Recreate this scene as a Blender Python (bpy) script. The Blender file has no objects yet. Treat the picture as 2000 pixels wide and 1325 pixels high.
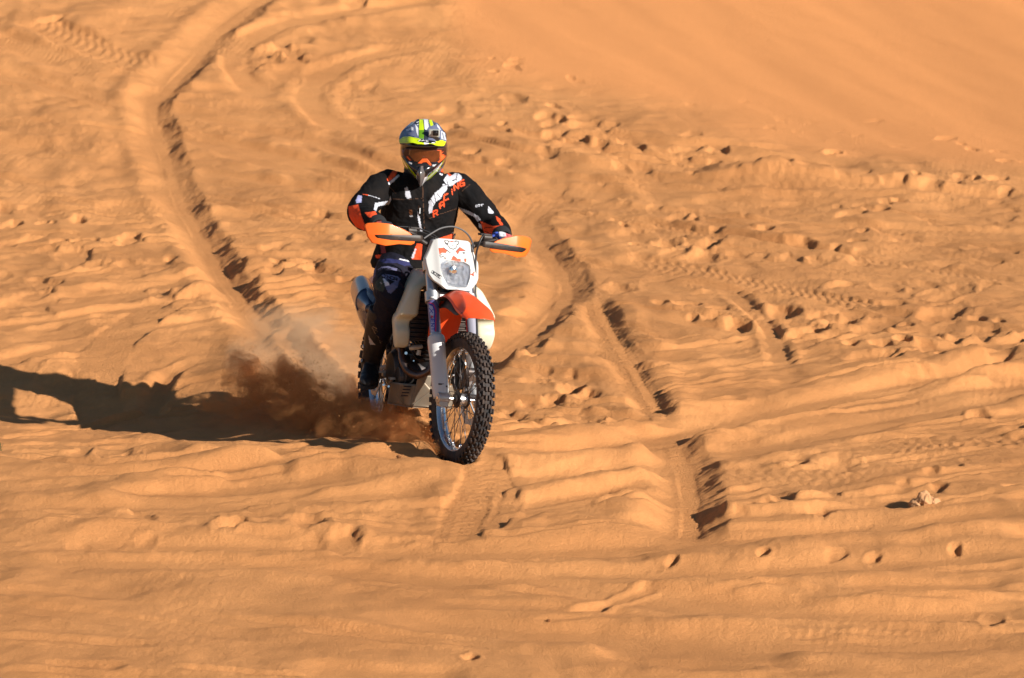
import bpy, bmesh, math, random
import numpy as np
from mathutils import Vector, Matrix, Euler

S = bpy.context.scene
COL = S.collection
rnd = random.Random(7)

# ------------------------------------------------------------------ camera
CAM = np.array([0.0, -19.563, 4.078])
PITCH = math.radians(10.07)
FPX = 7400.0                       # focal length in photo pixels (2000 wide)
cd = bpy.data.cameras.new('camera')
cam = bpy.data.objects.new('camera', cd); COL.objects.link(cam)
cam.location = CAM; cam.rotation_euler = (math.radians(90) - PITCH, 0, 0)
cd.sensor_width = 36; cd.lens = FPX / 2000 * 36
cd.clip_start = 0.5; cd.clip_end = 2000
cd.dof.use_dof = True; cd.dof.focus_distance = 19.6; cd.dof.aperture_fstop = 4.5
S.camera = cam

# ------------------------------------------------------------------ light
SUN_AZ, SUN_EL = math.radians(53), math.radians(25.5)      # azimuth right of the camera's back
w = bpy.data.worlds.new("World"); S.world = w; w.use_nodes = True
nt = w.node_tree
sky = nt.nodes.new('ShaderNodeTexSky'); sky.sky_type = 'NISHITA'; sky.sun_disc = False
sky.sun_elevation = SUN_EL; sky.sun_rotation = math.pi - SUN_AZ
sky.air_density = 1.0; sky.dust_density = 0.0; sky.ozone_density = 1.0
nt.links.new(sky.outputs[0], nt.nodes['Background'].inputs[0])
nt.nodes['Background'].inputs[1].default_value = 0.05
sd = bpy.data.lights.new('sun', 'SUN'); sd.energy = 5.0; sd.angle = math.radians(0.5); sd.color = (1, .93, .83)
sun = bpy.data.objects.new('sun', sd); COL.objects.link(sun)
SUND = Vector((math.sin(SUN_AZ) * math.cos(SUN_EL), -math.cos(SUN_AZ) * math.cos(SUN_EL), math.sin(SUN_EL)))
sun.rotation_euler = SUND.to_track_quat('Z', 'Y').to_euler()
S.view_settings.view_transform = 'Standard'; S.view_settings.look = 'None'
S.view_settings.exposure = 0.50
S.render.engine = 'CYCLES'
S.cycles.max_bounces = 6; S.cycles.diffuse_bounces = 1; S.cycles.volume_bounces = 2
S.cycles.use_denoising = True
S.cycles.volume_step_rate = 1.0

# ------------------------------------------------------------------ pixel helpers (photo pixels, 2000 x 1325)
_f = np.array([0, math.cos(PITCH), -math.sin(PITCH)]); _u = np.array([0, math.sin(PITCH), math.cos(PITCH)])
def proj(P):
    d = np.asarray(P, float) - CAM; z = d @ _f
    return np.stack([1000 + FPX * d[..., 0] / z, 662.5 - FPX * (d @ _u) / z], -1)
def ray(px, py):
    return _f + np.array([1., 0, 0]) * (px - 1000) / FPX - _u * (py - 662.5) / FPX

# ------------------------------------------------------------------ names
def tag(o, label=None, cat=None, group=None, kind=None):
    if label: o['label'] = label
    if cat: o['category'] = cat
    if group: o['group'] = group
    if kind: o['kind'] = kind
    return o
def empty(name, loc=(0, 0, 0)):
    o = bpy.data.objects.new(name, None); COL.objects.link(o); o.location = loc
    o.empty_display_size = .1
    return o

# ------------------------------------------------------------------ materials
MATS = {}
def mat(name, col, rough=.5, metal=0, spec=.5, bump=0, bscale=40, vary=.0, vscale=8, coat=0, sss=0, trans=0, vcol=False, dust=0, dcol=(.5, .27, .13), ior=1.45):
    if name in MATS: return MATS[name]
    m = bpy.data.materials.new(name); m.use_nodes = True; MATS[name] = m
    n = m.node_tree; b = n.nodes['Principled BSDF']; lk = n.links.new
    b.inputs['Roughness'].default_value = rough; b.inputs['Metallic'].default_value = metal
    b.inputs['Specular IOR Level'].default_value = spec; b.inputs['IOR'].default_value = ior
    b.inputs['Coat Weight'].default_value = coat; b.inputs['Coat Roughness'].default_value = .08
    b.inputs['Transmission Weight'].default_value = trans
    if sss:
        b.inputs['Subsurface Weight'].default_value = sss; b.inputs['Subsurface Radius'].default_value = (.05, .04, .025)
        b.inputs['Subsurface Scale'].default_value = .4
    tc = n.nodes.new('ShaderNodeTexCoord')
    if vcol:
        src = n.nodes.new('ShaderNodeVertexColor'); src.layer_name = 'paint'; cur = src.outputs[0]
    else:
        src = n.nodes.new('ShaderNodeRGB'); src.outputs[0].default_value = (*col, 1); cur = src.outputs[0]
    if vary:
        nz = n.nodes.new('ShaderNodeTexNoise'); nz.inputs['Scale'].default_value = vscale; nz.inputs['Detail'].default_value = 5
        lk(tc.outputs['Object'], nz.inputs['Vector'])
        mr = n.nodes.new('ShaderNodeMapRange'); mr.inputs[1].default_value = .3; mr.inputs[2].default_value = .7
        mr.inputs[3].default_value = 1 - vary; mr.inputs[4].default_value = 1 + vary * .6
        lk(nz.outputs[0], mr.inputs[0])
        mx = n.nodes.new('ShaderNodeMix'); mx.data_type = 'RGBA'; mx.blend_type = 'MULTIPLY'; mx.inputs[0].default_value = 1
        lk(cur, mx.inputs[6]); lk(mr.outputs[0], mx.inputs[7]); cur = mx.outputs[2]
        mr2 = n.nodes.new('ShaderNodeMapRange'); mr2.inputs[3].default_value = max(0, rough - .12); mr2.inputs[4].default_value = min(1, rough + .15)
        lk(nz.outputs[0], mr2.inputs[0]); lk(mr2.outputs[0], b.inputs['Roughness'])
    if dust:                       # blown sand clinging to the surface, patchy
        nz = n.nodes.new('ShaderNodeTexNoise'); nz.inputs['Scale'].default_value = 14; nz.inputs['Detail'].default_value = 8; nz.inputs['Roughness'].default_value = .7
        lk(tc.outputs['Object'], nz.inputs['Vector'])
        mr = n.nodes.new('ShaderNodeMapRange'); mr.inputs[1].default_value = .4; mr.inputs[2].default_value = .75; mr.inputs[4].default_value = dust
        lk(nz.outputs[0], mr.inputs[0])
        mx = n.nodes.new('ShaderNodeMix'); mx.data_type = 'RGBA'; lk(mr.outputs[0], mx.inputs[0]); lk(cur, mx.inputs[6])
        mx.inputs[7].default_value = (*dcol, 1); cur = mx.outputs[2]
    lk(cur, b.inputs['Base Color'])
    if bump:
        nz = n.nodes.new('ShaderNodeTexNoise'); nz.inputs['Scale'].default_value = bscale; nz.inputs['Detail'].default_value = 4
        lk(tc.outputs['Object'], nz.inputs['Vector'])
        bp = n.nodes.new('ShaderNodeBump'); bp.inputs['Strength'].default_value = bump; bp.inputs['Distance'].default_value = .004
        lk(nz.outputs[0], bp.inputs['Height']); lk(bp.outputs[0], b.inputs['Normal'])
    return m

def mesh_from(name, v, f, m=None, parent=None, smooth=True, mats=None, midx=None):
    me = bpy.data.meshes.new(name)
    me.from_pydata([tuple(map(float, p)) for p in v], [], [tuple(q) for q in f]); me.update()
    if smooth: me.polygons.foreach_set('use_smooth', np.ones(len(me.polygons), bool))
    if m: me.materials.append(m)
    if mats:
        for q in mats: me.materials.append(q)
        if midx is not None: me.polygons.foreach_set('material_index', np.array(midx, dtype=np.int32))
    o = bpy.data.objects.new(name, me); COL.objects.link(o)
    if parent: o.parent = parent
    return o

# ------------------------------------------------------------------ noise
_rs = np.random.RandomState(11)
_perm = _rs.permutation(512); _perm = np.concatenate([_perm, _perm])
_ga = _rs.rand(512) * 2 * np.pi; _gx = np.cos(_ga).astype(np.float32); _gy = np.sin(_ga).astype(np.float32)
def perlin(x, y, seed=0):
    x = x + seed * 17.31; y = y - seed * 9.77
    xi = np.floor(x).astype(np.int32); yi = np.floor(y).astype(np.int32)
    xf = (x - xi).astype(np.float32); yf = (y - yi).astype(np.float32)
    u = xf * xf * xf * (xf * (xf * 6 - 15) + 10); v = yf * yf * yf * (yf * (yf * 6 - 15) + 10)
    def g(ix, iy, dx, dy):
        h = _perm[(_perm[ix & 511] + iy) & 511]
        return _gx[h] * dx + _gy[h] * dy
    n00 = g(xi, yi, xf, yf); n10 = g(xi + 1, yi, xf - 1, yf); n01 = g(xi, yi + 1, xf, yf - 1); n11 = g(xi + 1, yi + 1, xf - 1, yf - 1)
    a = n00 + u * (n10 - n00); b = n01 + u * (n11 - n01)
    return (a + v * (b - a)) * 1.4
def fbm(x, y, oct=4, seed=0, gain=.5):
    r = 0; a = 1.
    for k in range(oct):
        r = r + a * perlin(x * 2 ** k, y * 2 ** k, seed + k * 3); a *= gain
    return r
def sst(a, b, x):
    t = np.clip((x - a) / (b - a), 0, 1); return t * t * (3 - 2 * t)

# ------------------------------------------------------------------ base terrain
def base_z(x, y):
    x = np.asarray(x, float); y = np.asarray(y, float)
    sp = lambda t, w: np.log1p(np.exp(np.clip(t / w, -40, 40))) * w
    z = 0.035 * sp(y - 4, 1.5) + .15 * sp(y - 9.5, 1.6) - .10 * sp(y - 24, 3)   # the slope climbs behind the rider
    z = z - .045 * x * sst(6, 14, y)
    z = z + .07 * sp(y - 15 + 1.2 * x, 1.5) * sst(-3, 0, x)             # clean dune face
    z = z + .05 * sp(-3.0 - y - .25 * x, .5)                     # near bank in the lower left corner
    z = z - .11 * sp(-1.4 - y, .5)                                # ground falls away towards the camera
    z = z + .03 * np.sin(x * .55 + .4) * sst(-2, -5, y)
    return z
def G(px, py):                     # where a ray through a photo pixel meets the base ground
    d = ray(px, py); lo, hi = 10., 90.
    f = lambda t: (CAM + t * d)[2] - float(base_z(*(CAM + t * d)[:2]))
    t = 14.
    while t < hi and f(t) > 0: t += 2.5
    a, b = t - 2.5, t
    for _ in range(14):
        c = (a + b) / 2
        if f(c) > 0: a = c
        else: b = c
    return (CAM + a * d)[:2]

# ------------------------------------------------------------------ the sand sheet
def axis_pts(lo, hi, step, far, grow=1.35):
    c = list(np.arange(lo, hi + step / 2, step))
    d = step; a = []; x = c[0]
    while x > -far: d *= grow; x -= d; a.append(x)
    b = []; d = step; x = c[-1]
    while x < far: d *= grow; x += d; b.append(x)
    return np.array(a[::-1] + c + b)
STEP = .0105
gx = axis_pts(-6.9, 6.9, STEP, 260)
ys = []
y = -6.0
while y < 26:
    ys.append(y); y += .0125 + .0011 * max(0, y + 6)
dlast = .05; yy = y; bb = []
while yy < 420: dlast *= 1.35; yy += dlast; bb.append(yy)
aa = []; dlast = .0125; yy = -6.
while yy > -150: dlast *= 1.35; yy -= dlast; aa.append(yy)
gy = np.array(aa[::-1] + ys + bb)
X, Y = np.meshgrid(gx, gy)          # rows = y
X = X.astype(np.float32); Y = Y.astype(np.float32)
BZ = base_z(X, Y)
# pixel coordinates of every vertex only steer which marks lie where (like a site map)
H = np.zeros_like(X)
_fp = np.array([G(*q) for q in [(840, -60), (860, 40), (880, 120), (1000, 165), (1250, 235), (1500, 285), (1750, 325), (2000, 352), (2100, 360)]])
_fp = _fp[np.argsort(_fp[:, 0])]
foots = (Y - np.interp(X, _fp[:, 0], _fp[:, 1])) * .8
dune = sst(-.4, 1.0, foots + .5 * perlin(X * .8, Y * .8, 3)) * sst(-.75, -.25, X)     # 1 on the smooth dune
rough = (1 - .93 * dune) * (1 - .35 * sst(-1.5, -3.2, Y))
# soft undulations
rough = rough * 1.0; wx = X + .35 * perlin(X * .7, Y * .5, 21); wy = Y + .35 * perlin(X * .7, Y * .5, 22)
H += (.045 * fbm(wx * .7, wy * .45, 3, 1) + .020 * fbm(wx * 1.9 + .4 * wy, wy * 1.3, 3, 5)) * rough
# wind-rounded ridges, elongated and warped
def ridges(ang, fx, fy, amp, seed, warp=.25):
    c, s = math.cos(ang), math.sin(ang)
    a = X * c + Y * s; b = -X * s + Y * c
    b = b + warp * fbm(a * .9, b * .7, 2, seed + 9)
    n = perlin(a * fx, b * fy, seed)
    r = 1 - np.abs(n) * 2.2
    return amp * np.maximum(r, -.4)
msk = sst(-.15, .35, perlin(X * .45, Y * .35, 31))
H += ridges(.5, .5, 2.2, .008, 41) * rough * (.4 + .6 * msk)
H += ridges(-.45, .6, 2.6, .007, 47) * rough * (1 - .6 * msk)
H += ridges(.1, .9, 4.5, .006, 52, .12) * rough
H += ridges(.55, 1.3, 7.5, .0042, 55, .1) * rough * sst(-.2, .3, perlin(X * .7, Y * .6, 33)) + ridges(-.5, 1.4, 8.5, .004, 57, .1) * rough * sst(-.2, .3, perlin(X * .6, Y * .7, 34))
H += .006 * fbm(X * 5, Y * 4, 3, 61) * rough
crumb = sst(.0, .5, perlin(X * 1.1, Y * .8, 81)) * rough
H += .0052 * np.abs(perlin(X * 14, Y * 9, 83)) * crumb + .0022 * perlin(X * 26, Y * 16, 84) * (crumb * .8 + .2 * rough)
# fine wind ripples in drifted patches
rp = sst(.05, .45, perlin(X * .6, Y * .5, 91)) * rough
rph = (X * .35 + Y * .94) / .085 + 1.2 * perlin(X * 1.3, Y * .8, 92)
H += .0028 * rp * (np.abs((rph % 1) - .4) * 2 - .5)

def win(x0, x1, y0, y1):
    i0, i1 = np.searchsorted(gx, [x0, x1]); j0, j1 = np.searchsorted(gy, [y0, y1])
    return slice(j0, j1), slice(i0, i1)

def smooth_poly(pts, n=8):
    P = np.array(pts, float); out = []
    Q = np.vstack([2 * P[0] - P[1], P, 2 * P[-1] - P[-2]])
    for i in range(1, len(Q) - 2):
        for k in range(n):
            t = k / n
            out.append(.5 * ((2 * Q[i]) + (-Q[i - 1] + Q[i + 1]) * t + (2 * Q[i - 1] - 5 * Q[i] + 4 * Q[i + 1] - Q[i + 2]) * t * t + (-Q[i - 1] + 3 * Q[i] - 3 * Q[i + 1] + Q[i + 2]) * t ** 3))
    out.append(P[-1]); return np.array(out)

def rut(pw, width, depth, berm=.5, flat=.55, lug=0, lugp=.055, erase=.8, rag=.05, seed=0, fade=True, bank=0, world=False):
    """A tyre rut pressed along a line on the ground: floor, steep walls, raised berms, lug prints.
    bank > 0 makes the right-hand wall (screen right) taller than the left one."""
    P = np.array(pw if world else [G(*q) for q in pw])
    P = smooth_poly(P, 6)
    seg = np.linalg.norm(np.diff(P, axis=0), axis=1); cum = np.concatenate([[0], np.cumsum(seg)]); tot = cum[-1]
    if P[:, 1].mean() < -1.8: depth = depth * .72
    R = width * 3.2 + .1
    jw, iw = win(P[:, 0].min() - R, P[:, 0].max() + R, P[:, 1].min() - R, P[:, 1].max() + R)
    x = X[jw, iw]; yv = Y[jw, iw]
    if x.size == 0: return
    best = np.full(x.shape, 1e9, np.float32); ss = np.zeros_like(best); sg = np.zeros_like(best)
    for k in range(len(P) - 1):
        a, b = P[k], P[k + 1]; L = seg[k]
        if L < 1e-6: continue
        t = (b - a) / L
        jj0, jj1 = np.searchsorted(gy[jw], [min(a[1], b[1]) - R, max(a[1], b[1]) + R])
        ii0, ii1 = np.searchsorted(gx[iw], [min(a[0], b[0]) - R, max(a[0], b[0]) + R])
        sx = x[jj0:jj1, ii0:ii1] - a[0]; sy = yv[jj0:jj1, ii0:ii1] - a[1]
        u = np.clip(sx * t[0] + sy * t[1], 0, L)
        dx = sx - u * t[0]; dy = sy - u * t[1]; dd = np.sqrt(dx * dx + dy * dy)
        cr = t[0] * sy - t[1] * sx
        B = best[jj0:jj1, ii0:ii1]; m = dd < B
        B[m] = dd[m]; ss[jj0:jj1, ii0:ii1][m] = (cum[k] + u)[m]; sg[jj0:jj1, ii0:ii1][m] = np.sign(cr)[m]
    sel = best < R
    n1 = perlin(ss * 3, np.zeros_like(ss) + seed * 1.7, seed) ; n2 = perlin(ss * 11, sg * 2.3, seed + 2)
    wd = width * (1 + .18 * n1 + rag * n2)
    r = best / wd
    end = np.ones_like(ss)
    if fade: end = sst(0, .12 * tot + .05, ss) * sst(0, .12 * tot + .05, tot - ss)
    end = end * (1 + .18 * perlin(ss * .9, np.zeros_like(ss), seed + 5))
    core = 1 - sst(flat, 1.05, r)
    bm = np.exp(-((r - 1.45) / .42) ** 2)
    if bank:
        right = (sg * (1 if P[-1][1] > P[0][1] else -1)) < 0
        z0 = ss * 0
        saw = .16 * perlin(ss * 2.3, z0, seed + 8) + .26 * np.abs(perlin(ss * 6.5, z0, seed + 9)) + .12 * np.abs(perlin(ss * 17, z0, seed + 4)) + .16 * perlin(x * 9, yv * 5, seed) + .12 * perlin(x * 24, yv * 13, seed + 1)
        rr = best / (width * (1 + .2 * n1)) - saw * min(bank, 1) * 1.1
        wl = np.clip((rr - .45) / .85, 0, 1)
        core = np.where(right, 1 - wl ** 1.1, 1 - sst(.1, 1.25, r)) 
        bm = np.where(right, .35 * np.exp(-((rr - 1.45) / .35) ** 2), .8 * np.exp(-((r - 1.5) / .4) ** 2))
        end = end * np.where(right, 1.05 + .22 * perlin(ss * 1.7, z0, seed + 6), 1)
    h = H[jw, iw]
    avg = h * 1.0
    e = erase * core * np.clip(end, 0, 1)
    h2 = avg * (1 - e) + end * (-depth * core + depth * berm * bm * (1 + .12 * n2))
    if lug:
        lug = lug * .6
        sd_ = best * sg
        ph = ss / lugp + np.abs(sd_) / lugp * .6
        pat = np.sin(ph * 2 * np.pi) * np.where(np.sin(sd_ / width * 9) > -.3, 1, -.6)
        h2 = h2 + lug * pat * core * np.clip(end, 0, 1)
    H[jw, iw] = np.where(sel, h2, h)

def pit(px=None, size=.16, depth=.045, asp=1.6, ang=None, rim=.35, at=None, seed=0):
    """A trodden hollow (a footprint): steep edge, slumped floor, small rim."""
    c = np.array(at) if at is not None else G(*px)
    a = size * asp; R = a * 2.1
    jw, iw = win(c[0] - R, c[0] + R, c[1] - R, c[1] + R)
    x = X[jw, iw] - c[0]; yv = Y[jw, iw] - c[1]
    if x.size < 4: return
    ang = rnd.uniform(0, 3.14) if ang is None else ang
    ca, sa = math.cos(ang), math.sin(ang)
    u = (x * ca + yv * sa) / a; v = (-x * sa + yv * ca) / size
    r = np.sqrt(u * u + v * v) * (1 + .30 * perlin(u * 1.3 + seed, v * 1.3, seed) + .12 * perlin(u * 5, v * 5 + seed, seed + 1)) + 1e-6
    core = np.clip(1 - r, 0, 1)
    prof = -depth * sst(0, .62, core) * (1 - .3 * np.clip(v, -1, 1))
    rimv = depth * rim * np.exp(-((r - 1.18) / .2) ** 2) * (1 + .6 * perlin(u * 2, v * 2, seed + 7))
    h = H[jw, iw]; e = .7 * sst(0, .5, core)
    H[jw, iw] = h * (1 - e) + prof + rimv

# --- the many faint, half-drifted tyre lines, following the way traffic runs in each part of the slope
def img_slope(px, py):
    if py < 200: return .30 if px < 300 else (.05 if px < 700 else .22)
    if py < 420: return .10 if px < 300 else (.22 if px < 1000 else .10)
    if py < 660: return (-.02 if py < 520 else -.14) if px < 600 else (.13 if px > 1100 else .1)
    if py < 840: return -.10 if px < 500 else (-.16 if px > 1250 else .1)
    if py < 1020: return -.05 if px < 900 else -.13
    if py < 1120: return 0.0 if px < 1200 else -.04
    return .10 if px < 700 else (.05 if px < 1300 else .03)
r2 = random.Random(23)
for k in range(170):
    px = r2.uniform(-100, 2050); py = r2.choice([r2.uniform(60, 420), r2.uniform(300, 1000), r2.uniform(600, 1330)])
    if px > 900 and py < 230 + (px - 1000) * .16: continue
    pts = [(px, py)]; L = r2.uniform(120, 620); step = 60; q = r2.uniform(-.05, .05)
    while L > 0:
        s = img_slope(px, py) + q + r2.uniform(-.03, .03)
        px += step; py += step * s; pts.append((px, max(py, 10))); L -= step
        if px > 900 and py < 200 + (px - 1000) * .17: break
    if len(pts) < 3: continue
    wd = r2.choice([.05, .07, .10, .14, .2])
    rut(pts, wd, wd * r2.uniform(.06, .125) + .003, berm=r2.uniform(.4, .9), lug=r2.choice([0, 0, 0, 0, .0025, .004]), lugp=r2.uniform(.05, .075), erase=.6, seed=k)

# --- crisp narrow lines: single knobs, drag marks, edges of old tracks
for k in range(230):
    px = r2.uniform(-100, 2050); py = r2.choice([r2.uniform(120, 500), r2.uniform(380, 900), r2.uniform(380, 900), r2.uniform(800, 1330)])
    if px > 900 and py < 250 + (px - 1000) * .16: continue
    pts = [(px, py)]; L = r2.uniform(70, 420); q = r2.uniform(-.07, .07)
    while L > 0:
        sl_ = img_slope(px, py) + q + r2.uniform(-.05, .05); px += 45; py += 45 * sl_; pts.append((px, max(py, 10))); L -= 45
        if px > 900 and py < 210 + (px - 1000) * .17: break
    if len(pts) < 3: continue
    wd = r2.uniform(.022, .05)
    rut(pts, wd, wd * r2.uniform(.18, .34), berm=r2.uniform(.5, 1.1), flat=.2, erase=.3, rag=.12, lug=r2.choice([0, 0, .003]), lugp=.05, seed=600 + k)

# --- footprints and hoof-like hollows
def scatter(n, poly, s0, s1, seed):
    r = random.Random(seed)
    xs = [p[0] for p in poly]; ys_ = [p[1] for p in poly]; c = 0
    while c < n:
        px, py = r.uniform(min(xs), max(xs)), r.uniform(min(ys_), max(ys_))
        ins = False; j = len(poly) - 1
        for i in range(len(poly)):
            if (poly[i][1] > py) != (poly[j][1] > py) and px < (poly[j][0] - poly[i][0]) * (py - poly[i][1]) / (poly[j][1] - poly[i][1]) + poly[i][0]: ins = not ins
            j = i
        if not ins: continue
        s = r.uniform(s0, s1)
        pit((px, py), s * r.choice([.8, 1.0, 1.3]), s * r.uniform(.08, .24), r.uniform(1.1, 2.1), 1.57 + r.uniform(-.9, .6), r.uniform(.02, .2), seed=c + seed * 100); c += 1
scatter(42, [(860, 185), (1030, 190), (1420, 275), (1420, 330), (1150, 320), (880, 250)], .06, .11, 1)
scatter(30, [(470, 60), (560, 20), (700, 10), (650, 90), (620, 200), (480, 160)], .06, .10, 2)
scatter(26, [(620, 160), (720, 120), (760, 190), (700, 260), (620, 240)], .05, .10, 3)
scatter(62, [(1180, 400), (1995, 420), (1995, 720), (1560, 700), (1150, 520)], .06, .13, 4)
scatter(85, [(1180, 400), (1995, 400), (1995, 760), (1560, 720), (1150, 560)], .035, .075, 24)
scatter(45, [(1000, 330), (1980, 350), (1980, 430), (1000, 420)], .035, .07, 25)
scatter(45, [(0, 400), (300, 430), (500, 600), (0, 660)], .035, .08, 26)
scatter(25, [(1350, 840), (1990, 830), (1990, 960), (1400, 1000)], .03, .06, 27)
scatter(30, [(0, 470), (180, 470), (460, 560), (300, 640), (0, 640)], .06, .13, 5)
scatter(26, [(440, 420), (820, 420), (680, 560), (480, 560)], .05, .11, 6)
scatter(22, [(980, 560), (1120, 640), (1230, 850), (980, 830)], .05, .10, 7)
scatter(20, [(1200, 900), (1750, 900), (1750, 1130), (1150, 1130)], .05, .10, 8)
scatter(12, [(60, 830), (800, 930), (800, 1100), (60, 1080)], .04, .09, 9)
scatter(30, [(880, 300), (1400, 340), (1990, 350), (1990, 420), (1200, 400), (900, 340)], .05, .10, 12)

# --- the long double ruts of heavier vehicles
rut([(960, 905), (1120, 880), (1290, 850), (1500, 800), (1750, 752), (2060, 690)], .17, 0.039, berm=0.52, flat=.4, seed=301, rag=.05)
rut([(900, 965), (1120, 930), (1350, 893), (1600, 845), (1850, 795), (2060, 757)], .17, 0.036, berm=0.49, flat=.4, seed=302, rag=.05)
rut([(1440, 890), (1650, 850), (1850, 822), (2060, 800)], .05, 0.012, berm=0.56, seed=303)
rut([(-40, 920), (260, 925), (560, 912), (850, 925), (1000, 940)], .13, 0.027, berm=0.56, flat=.3, seed=304, rag=.05)
rut([(-40, 985), (300, 990), (640, 975), (900, 960)], .13, 0.024, berm=0.56, flat=.3, seed=305, rag=.05)
rut([(-40, 1065), (400, 1062), (860, 1075), (1300, 1062), (1700, 1030), (2060, 1000)], .17, 0.036, berm=0.56, flat=.3, seed=306, rag=.05)
rut([(-40, 1105), (420, 1100), (900, 1130), (1400, 1120), (2060, 1082)], .13, 0.024, berm=0.56, flat=.3, seed=307, rag=.05)
rut([(1010, 1150), (1250, 1160), (1500, 1185), (1760, 1200), (2060, 1195)], .14, 0.033, berm=0.63, flat=.35, seed=308, rag=.08)
rut([(700, 1210), (1100, 1240), (1600, 1262), (2060, 1250)], .15, 0.024, berm=0.56, flat=.3, seed=309, rag=.05)
rut([(-40, 640), (150, 615), (330, 590), (460, 575)], .10, 0.021, berm=0.63, seed=310, rag=.08)
rut([(-40, 700), (200, 655), (440, 620), (560, 640)], .10, 0.018, berm=0.63, seed=311, rag=.08)
rut([(-40, 870), (200, 900), (420, 890), (640, 905)], .09, 0.018, berm=0.63, seed=312)
rut([(340, 225), (480, 250), (640, 285), (780, 340)], .12, 0.021, berm=0.63, seed=313)
rut([(350, 262), (520, 300), (700, 340), (820, 400)], .12, 0.018, berm=0.63, seed=314)
rut([(370, 330), (540, 360), (720, 385)], .10, 0.018, berm=0.63, seed=315)
rut([(560, 200), (470, 150), (470, 90), (560, 45), (720, 20), (900, 5)], .16, 0.018, berm=0.63, seed=316)
rut([(760, 270), (640, 235), (600, 180), (660, 130), (760, 100), (880, 85)], .14, 0.018, berm=0.63, seed=317)
rut([(1160, 425), (1290, 440), (1400, 462), (1600, 490), (1800, 520), (2040, 560)], .10, 0.018, berm=0.56, lug=.008, lugp=.07, seed=318)
rut([(1200, 505), (1330, 525), (1500, 560), (1640, 590), (1780, 610)], .15, 0.012, berm=0.35, lug=.010, lugp=.085, flat=.9, seed=319)
rut([(1350, 372), (1600, 375), (1800, 380), (2040, 392)], .16, 0.024, berm=0.56, lug=.005, lugp=.08, seed=320)
rut([(1130, 400), (1330, 415), (1560, 440), (2040, 455)], .10, 0.018, berm=0.56, lug=.006, lugp=.07, seed=321)
rut([(1700, 880), (1850, 860), (2040, 870)], .16, 0.0072, berm=0.21, lug=.009, lugp=.08, flat=.9, seed=322)
rut([(1250, 940), (1500, 925), (1740, 935)], .14, 0.0072, berm=0.21, lug=.006, lugp=.07, flat=.9, seed=323)
rut([(60, 40), (150, 80), (230, 110), (300, 135)], .22, 0.018, berm=0.42, lug=.010, lugp=.12, flat=.8, seed=324)
rut([(200, 770), (190, 700), (250, 640), (330, 590)], .16, 0.012, berm=0.28, lug=.006, lugp=.06, flat=.85, seed=325)
rut([(1420, 560), (1500, 640), (1530, 720)], .07, 0.016, berm=0.63, seed=326)
rut([(1100, 1200), (1170, 1185), (1225, 1160), (1290, 1140)], .04, 0.03, berm=0.56, seed=327)
rut([(890, 1060), (910, 1000), (950, 950), (930, 915)], .13, 0.018, berm=0.35, lug=.008, lugp=.065, flat=.9, rag=.2, seed=328)
rut([(1000, 960), (985, 1000), (965, 1040)], .05, 0.012, berm=0.63, seed=329)
# --- mounds
def mound(px, rx, ry, h, ang=0, crest=.6):
    c = G(*px); R = max(rx, ry) * 2.6
    jw, iw = win(c[0] - R, c[0] + R, c[1] - R, c[1] + R)
    x = X[jw, iw] - c[0]; yv = Y[jw, iw] - c[1]; ca, sa = math.cos(ang), math.sin(ang)
    u = (x * ca + yv * sa) / rx; v = (-x * sa + yv * ca) / ry
    v = v + .3 * perlin(u * 1.5, v, 5)
    prof = np.where(v < 0, np.exp(-(v * crest) ** 2 * 2.2), np.exp(-v * v * 6)) * np.exp(-u * u)
    H[jw, iw] += h * prof
mound((1480, 352), .55, .55, .16, .3); mound((1060, 300), .35, .45, .09, .2); mound((1150, 330), .4, .5, .08)
mound((930, 272), .3, .4, .07); mound((1500, 300), .5, .4, .04); mound((1700, 360), .7, .5, .06)
mound((640, 700), .5, .35, .015); mound((380, 860), .4, .4, .05); mound((620, 905), .35, .35, .05); mound((780, 925), .4, .35, .05)
mound((1820, 1000), .8, .25, .02)
# --- the fresh deep ruts: the rider's own trail (left), the curved one behind, the crossing one (front right)
rut([(560, -30), (500, -5), (430, 45), (370, 105), (300, 180)], .19, 0.045, berm=0.5, flat=.6, erase=.95, rag=.12, seed=401, bank=.5, fade=False)
rut([(300, 175), (288, 205), (300, 255), (322, 330), (345, 395), (385, 460), (425, 530), (470, 590), (515, 645), (575, 715), (690, 800)], .15, .052, berm=0.35, flat=.62, erase=.95, rag=.12, seed=402, bank=.6, fade=False)
rut([(1078, 366), (1040, 402), (1018, 440), (1050, 482), (1084, 522), (1092, 562), (1062, 612), (1005, 658), (940, 702), (850, 765)], .165, .042, berm=.3, flat=.6, erase=.95, rag=.10, seed=403, bank=.5)
rut([(1150, 575), (1180, 640), (1218, 705), (1258, 772), (1296, 840)], .15, .022, berm=.5, flat=.3, lug=.015, lugp=.065, erase=.9, rag=.08, seed=404)
rut([(1295, 850), (1318, 900), (1330, 960), (1328, 1020), (1310, 1060)], .165, .060, berm=0.3, flat=.5, lug=.006, erase=.97, rag=.1, seed=405, bank=.4)
rut([(300, 770), (298, 735), (340, 700), (420, 680)], .07, 0.035, berm=0.4, erase=.8, rag=.15, seed=406, bank=.3)
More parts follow.
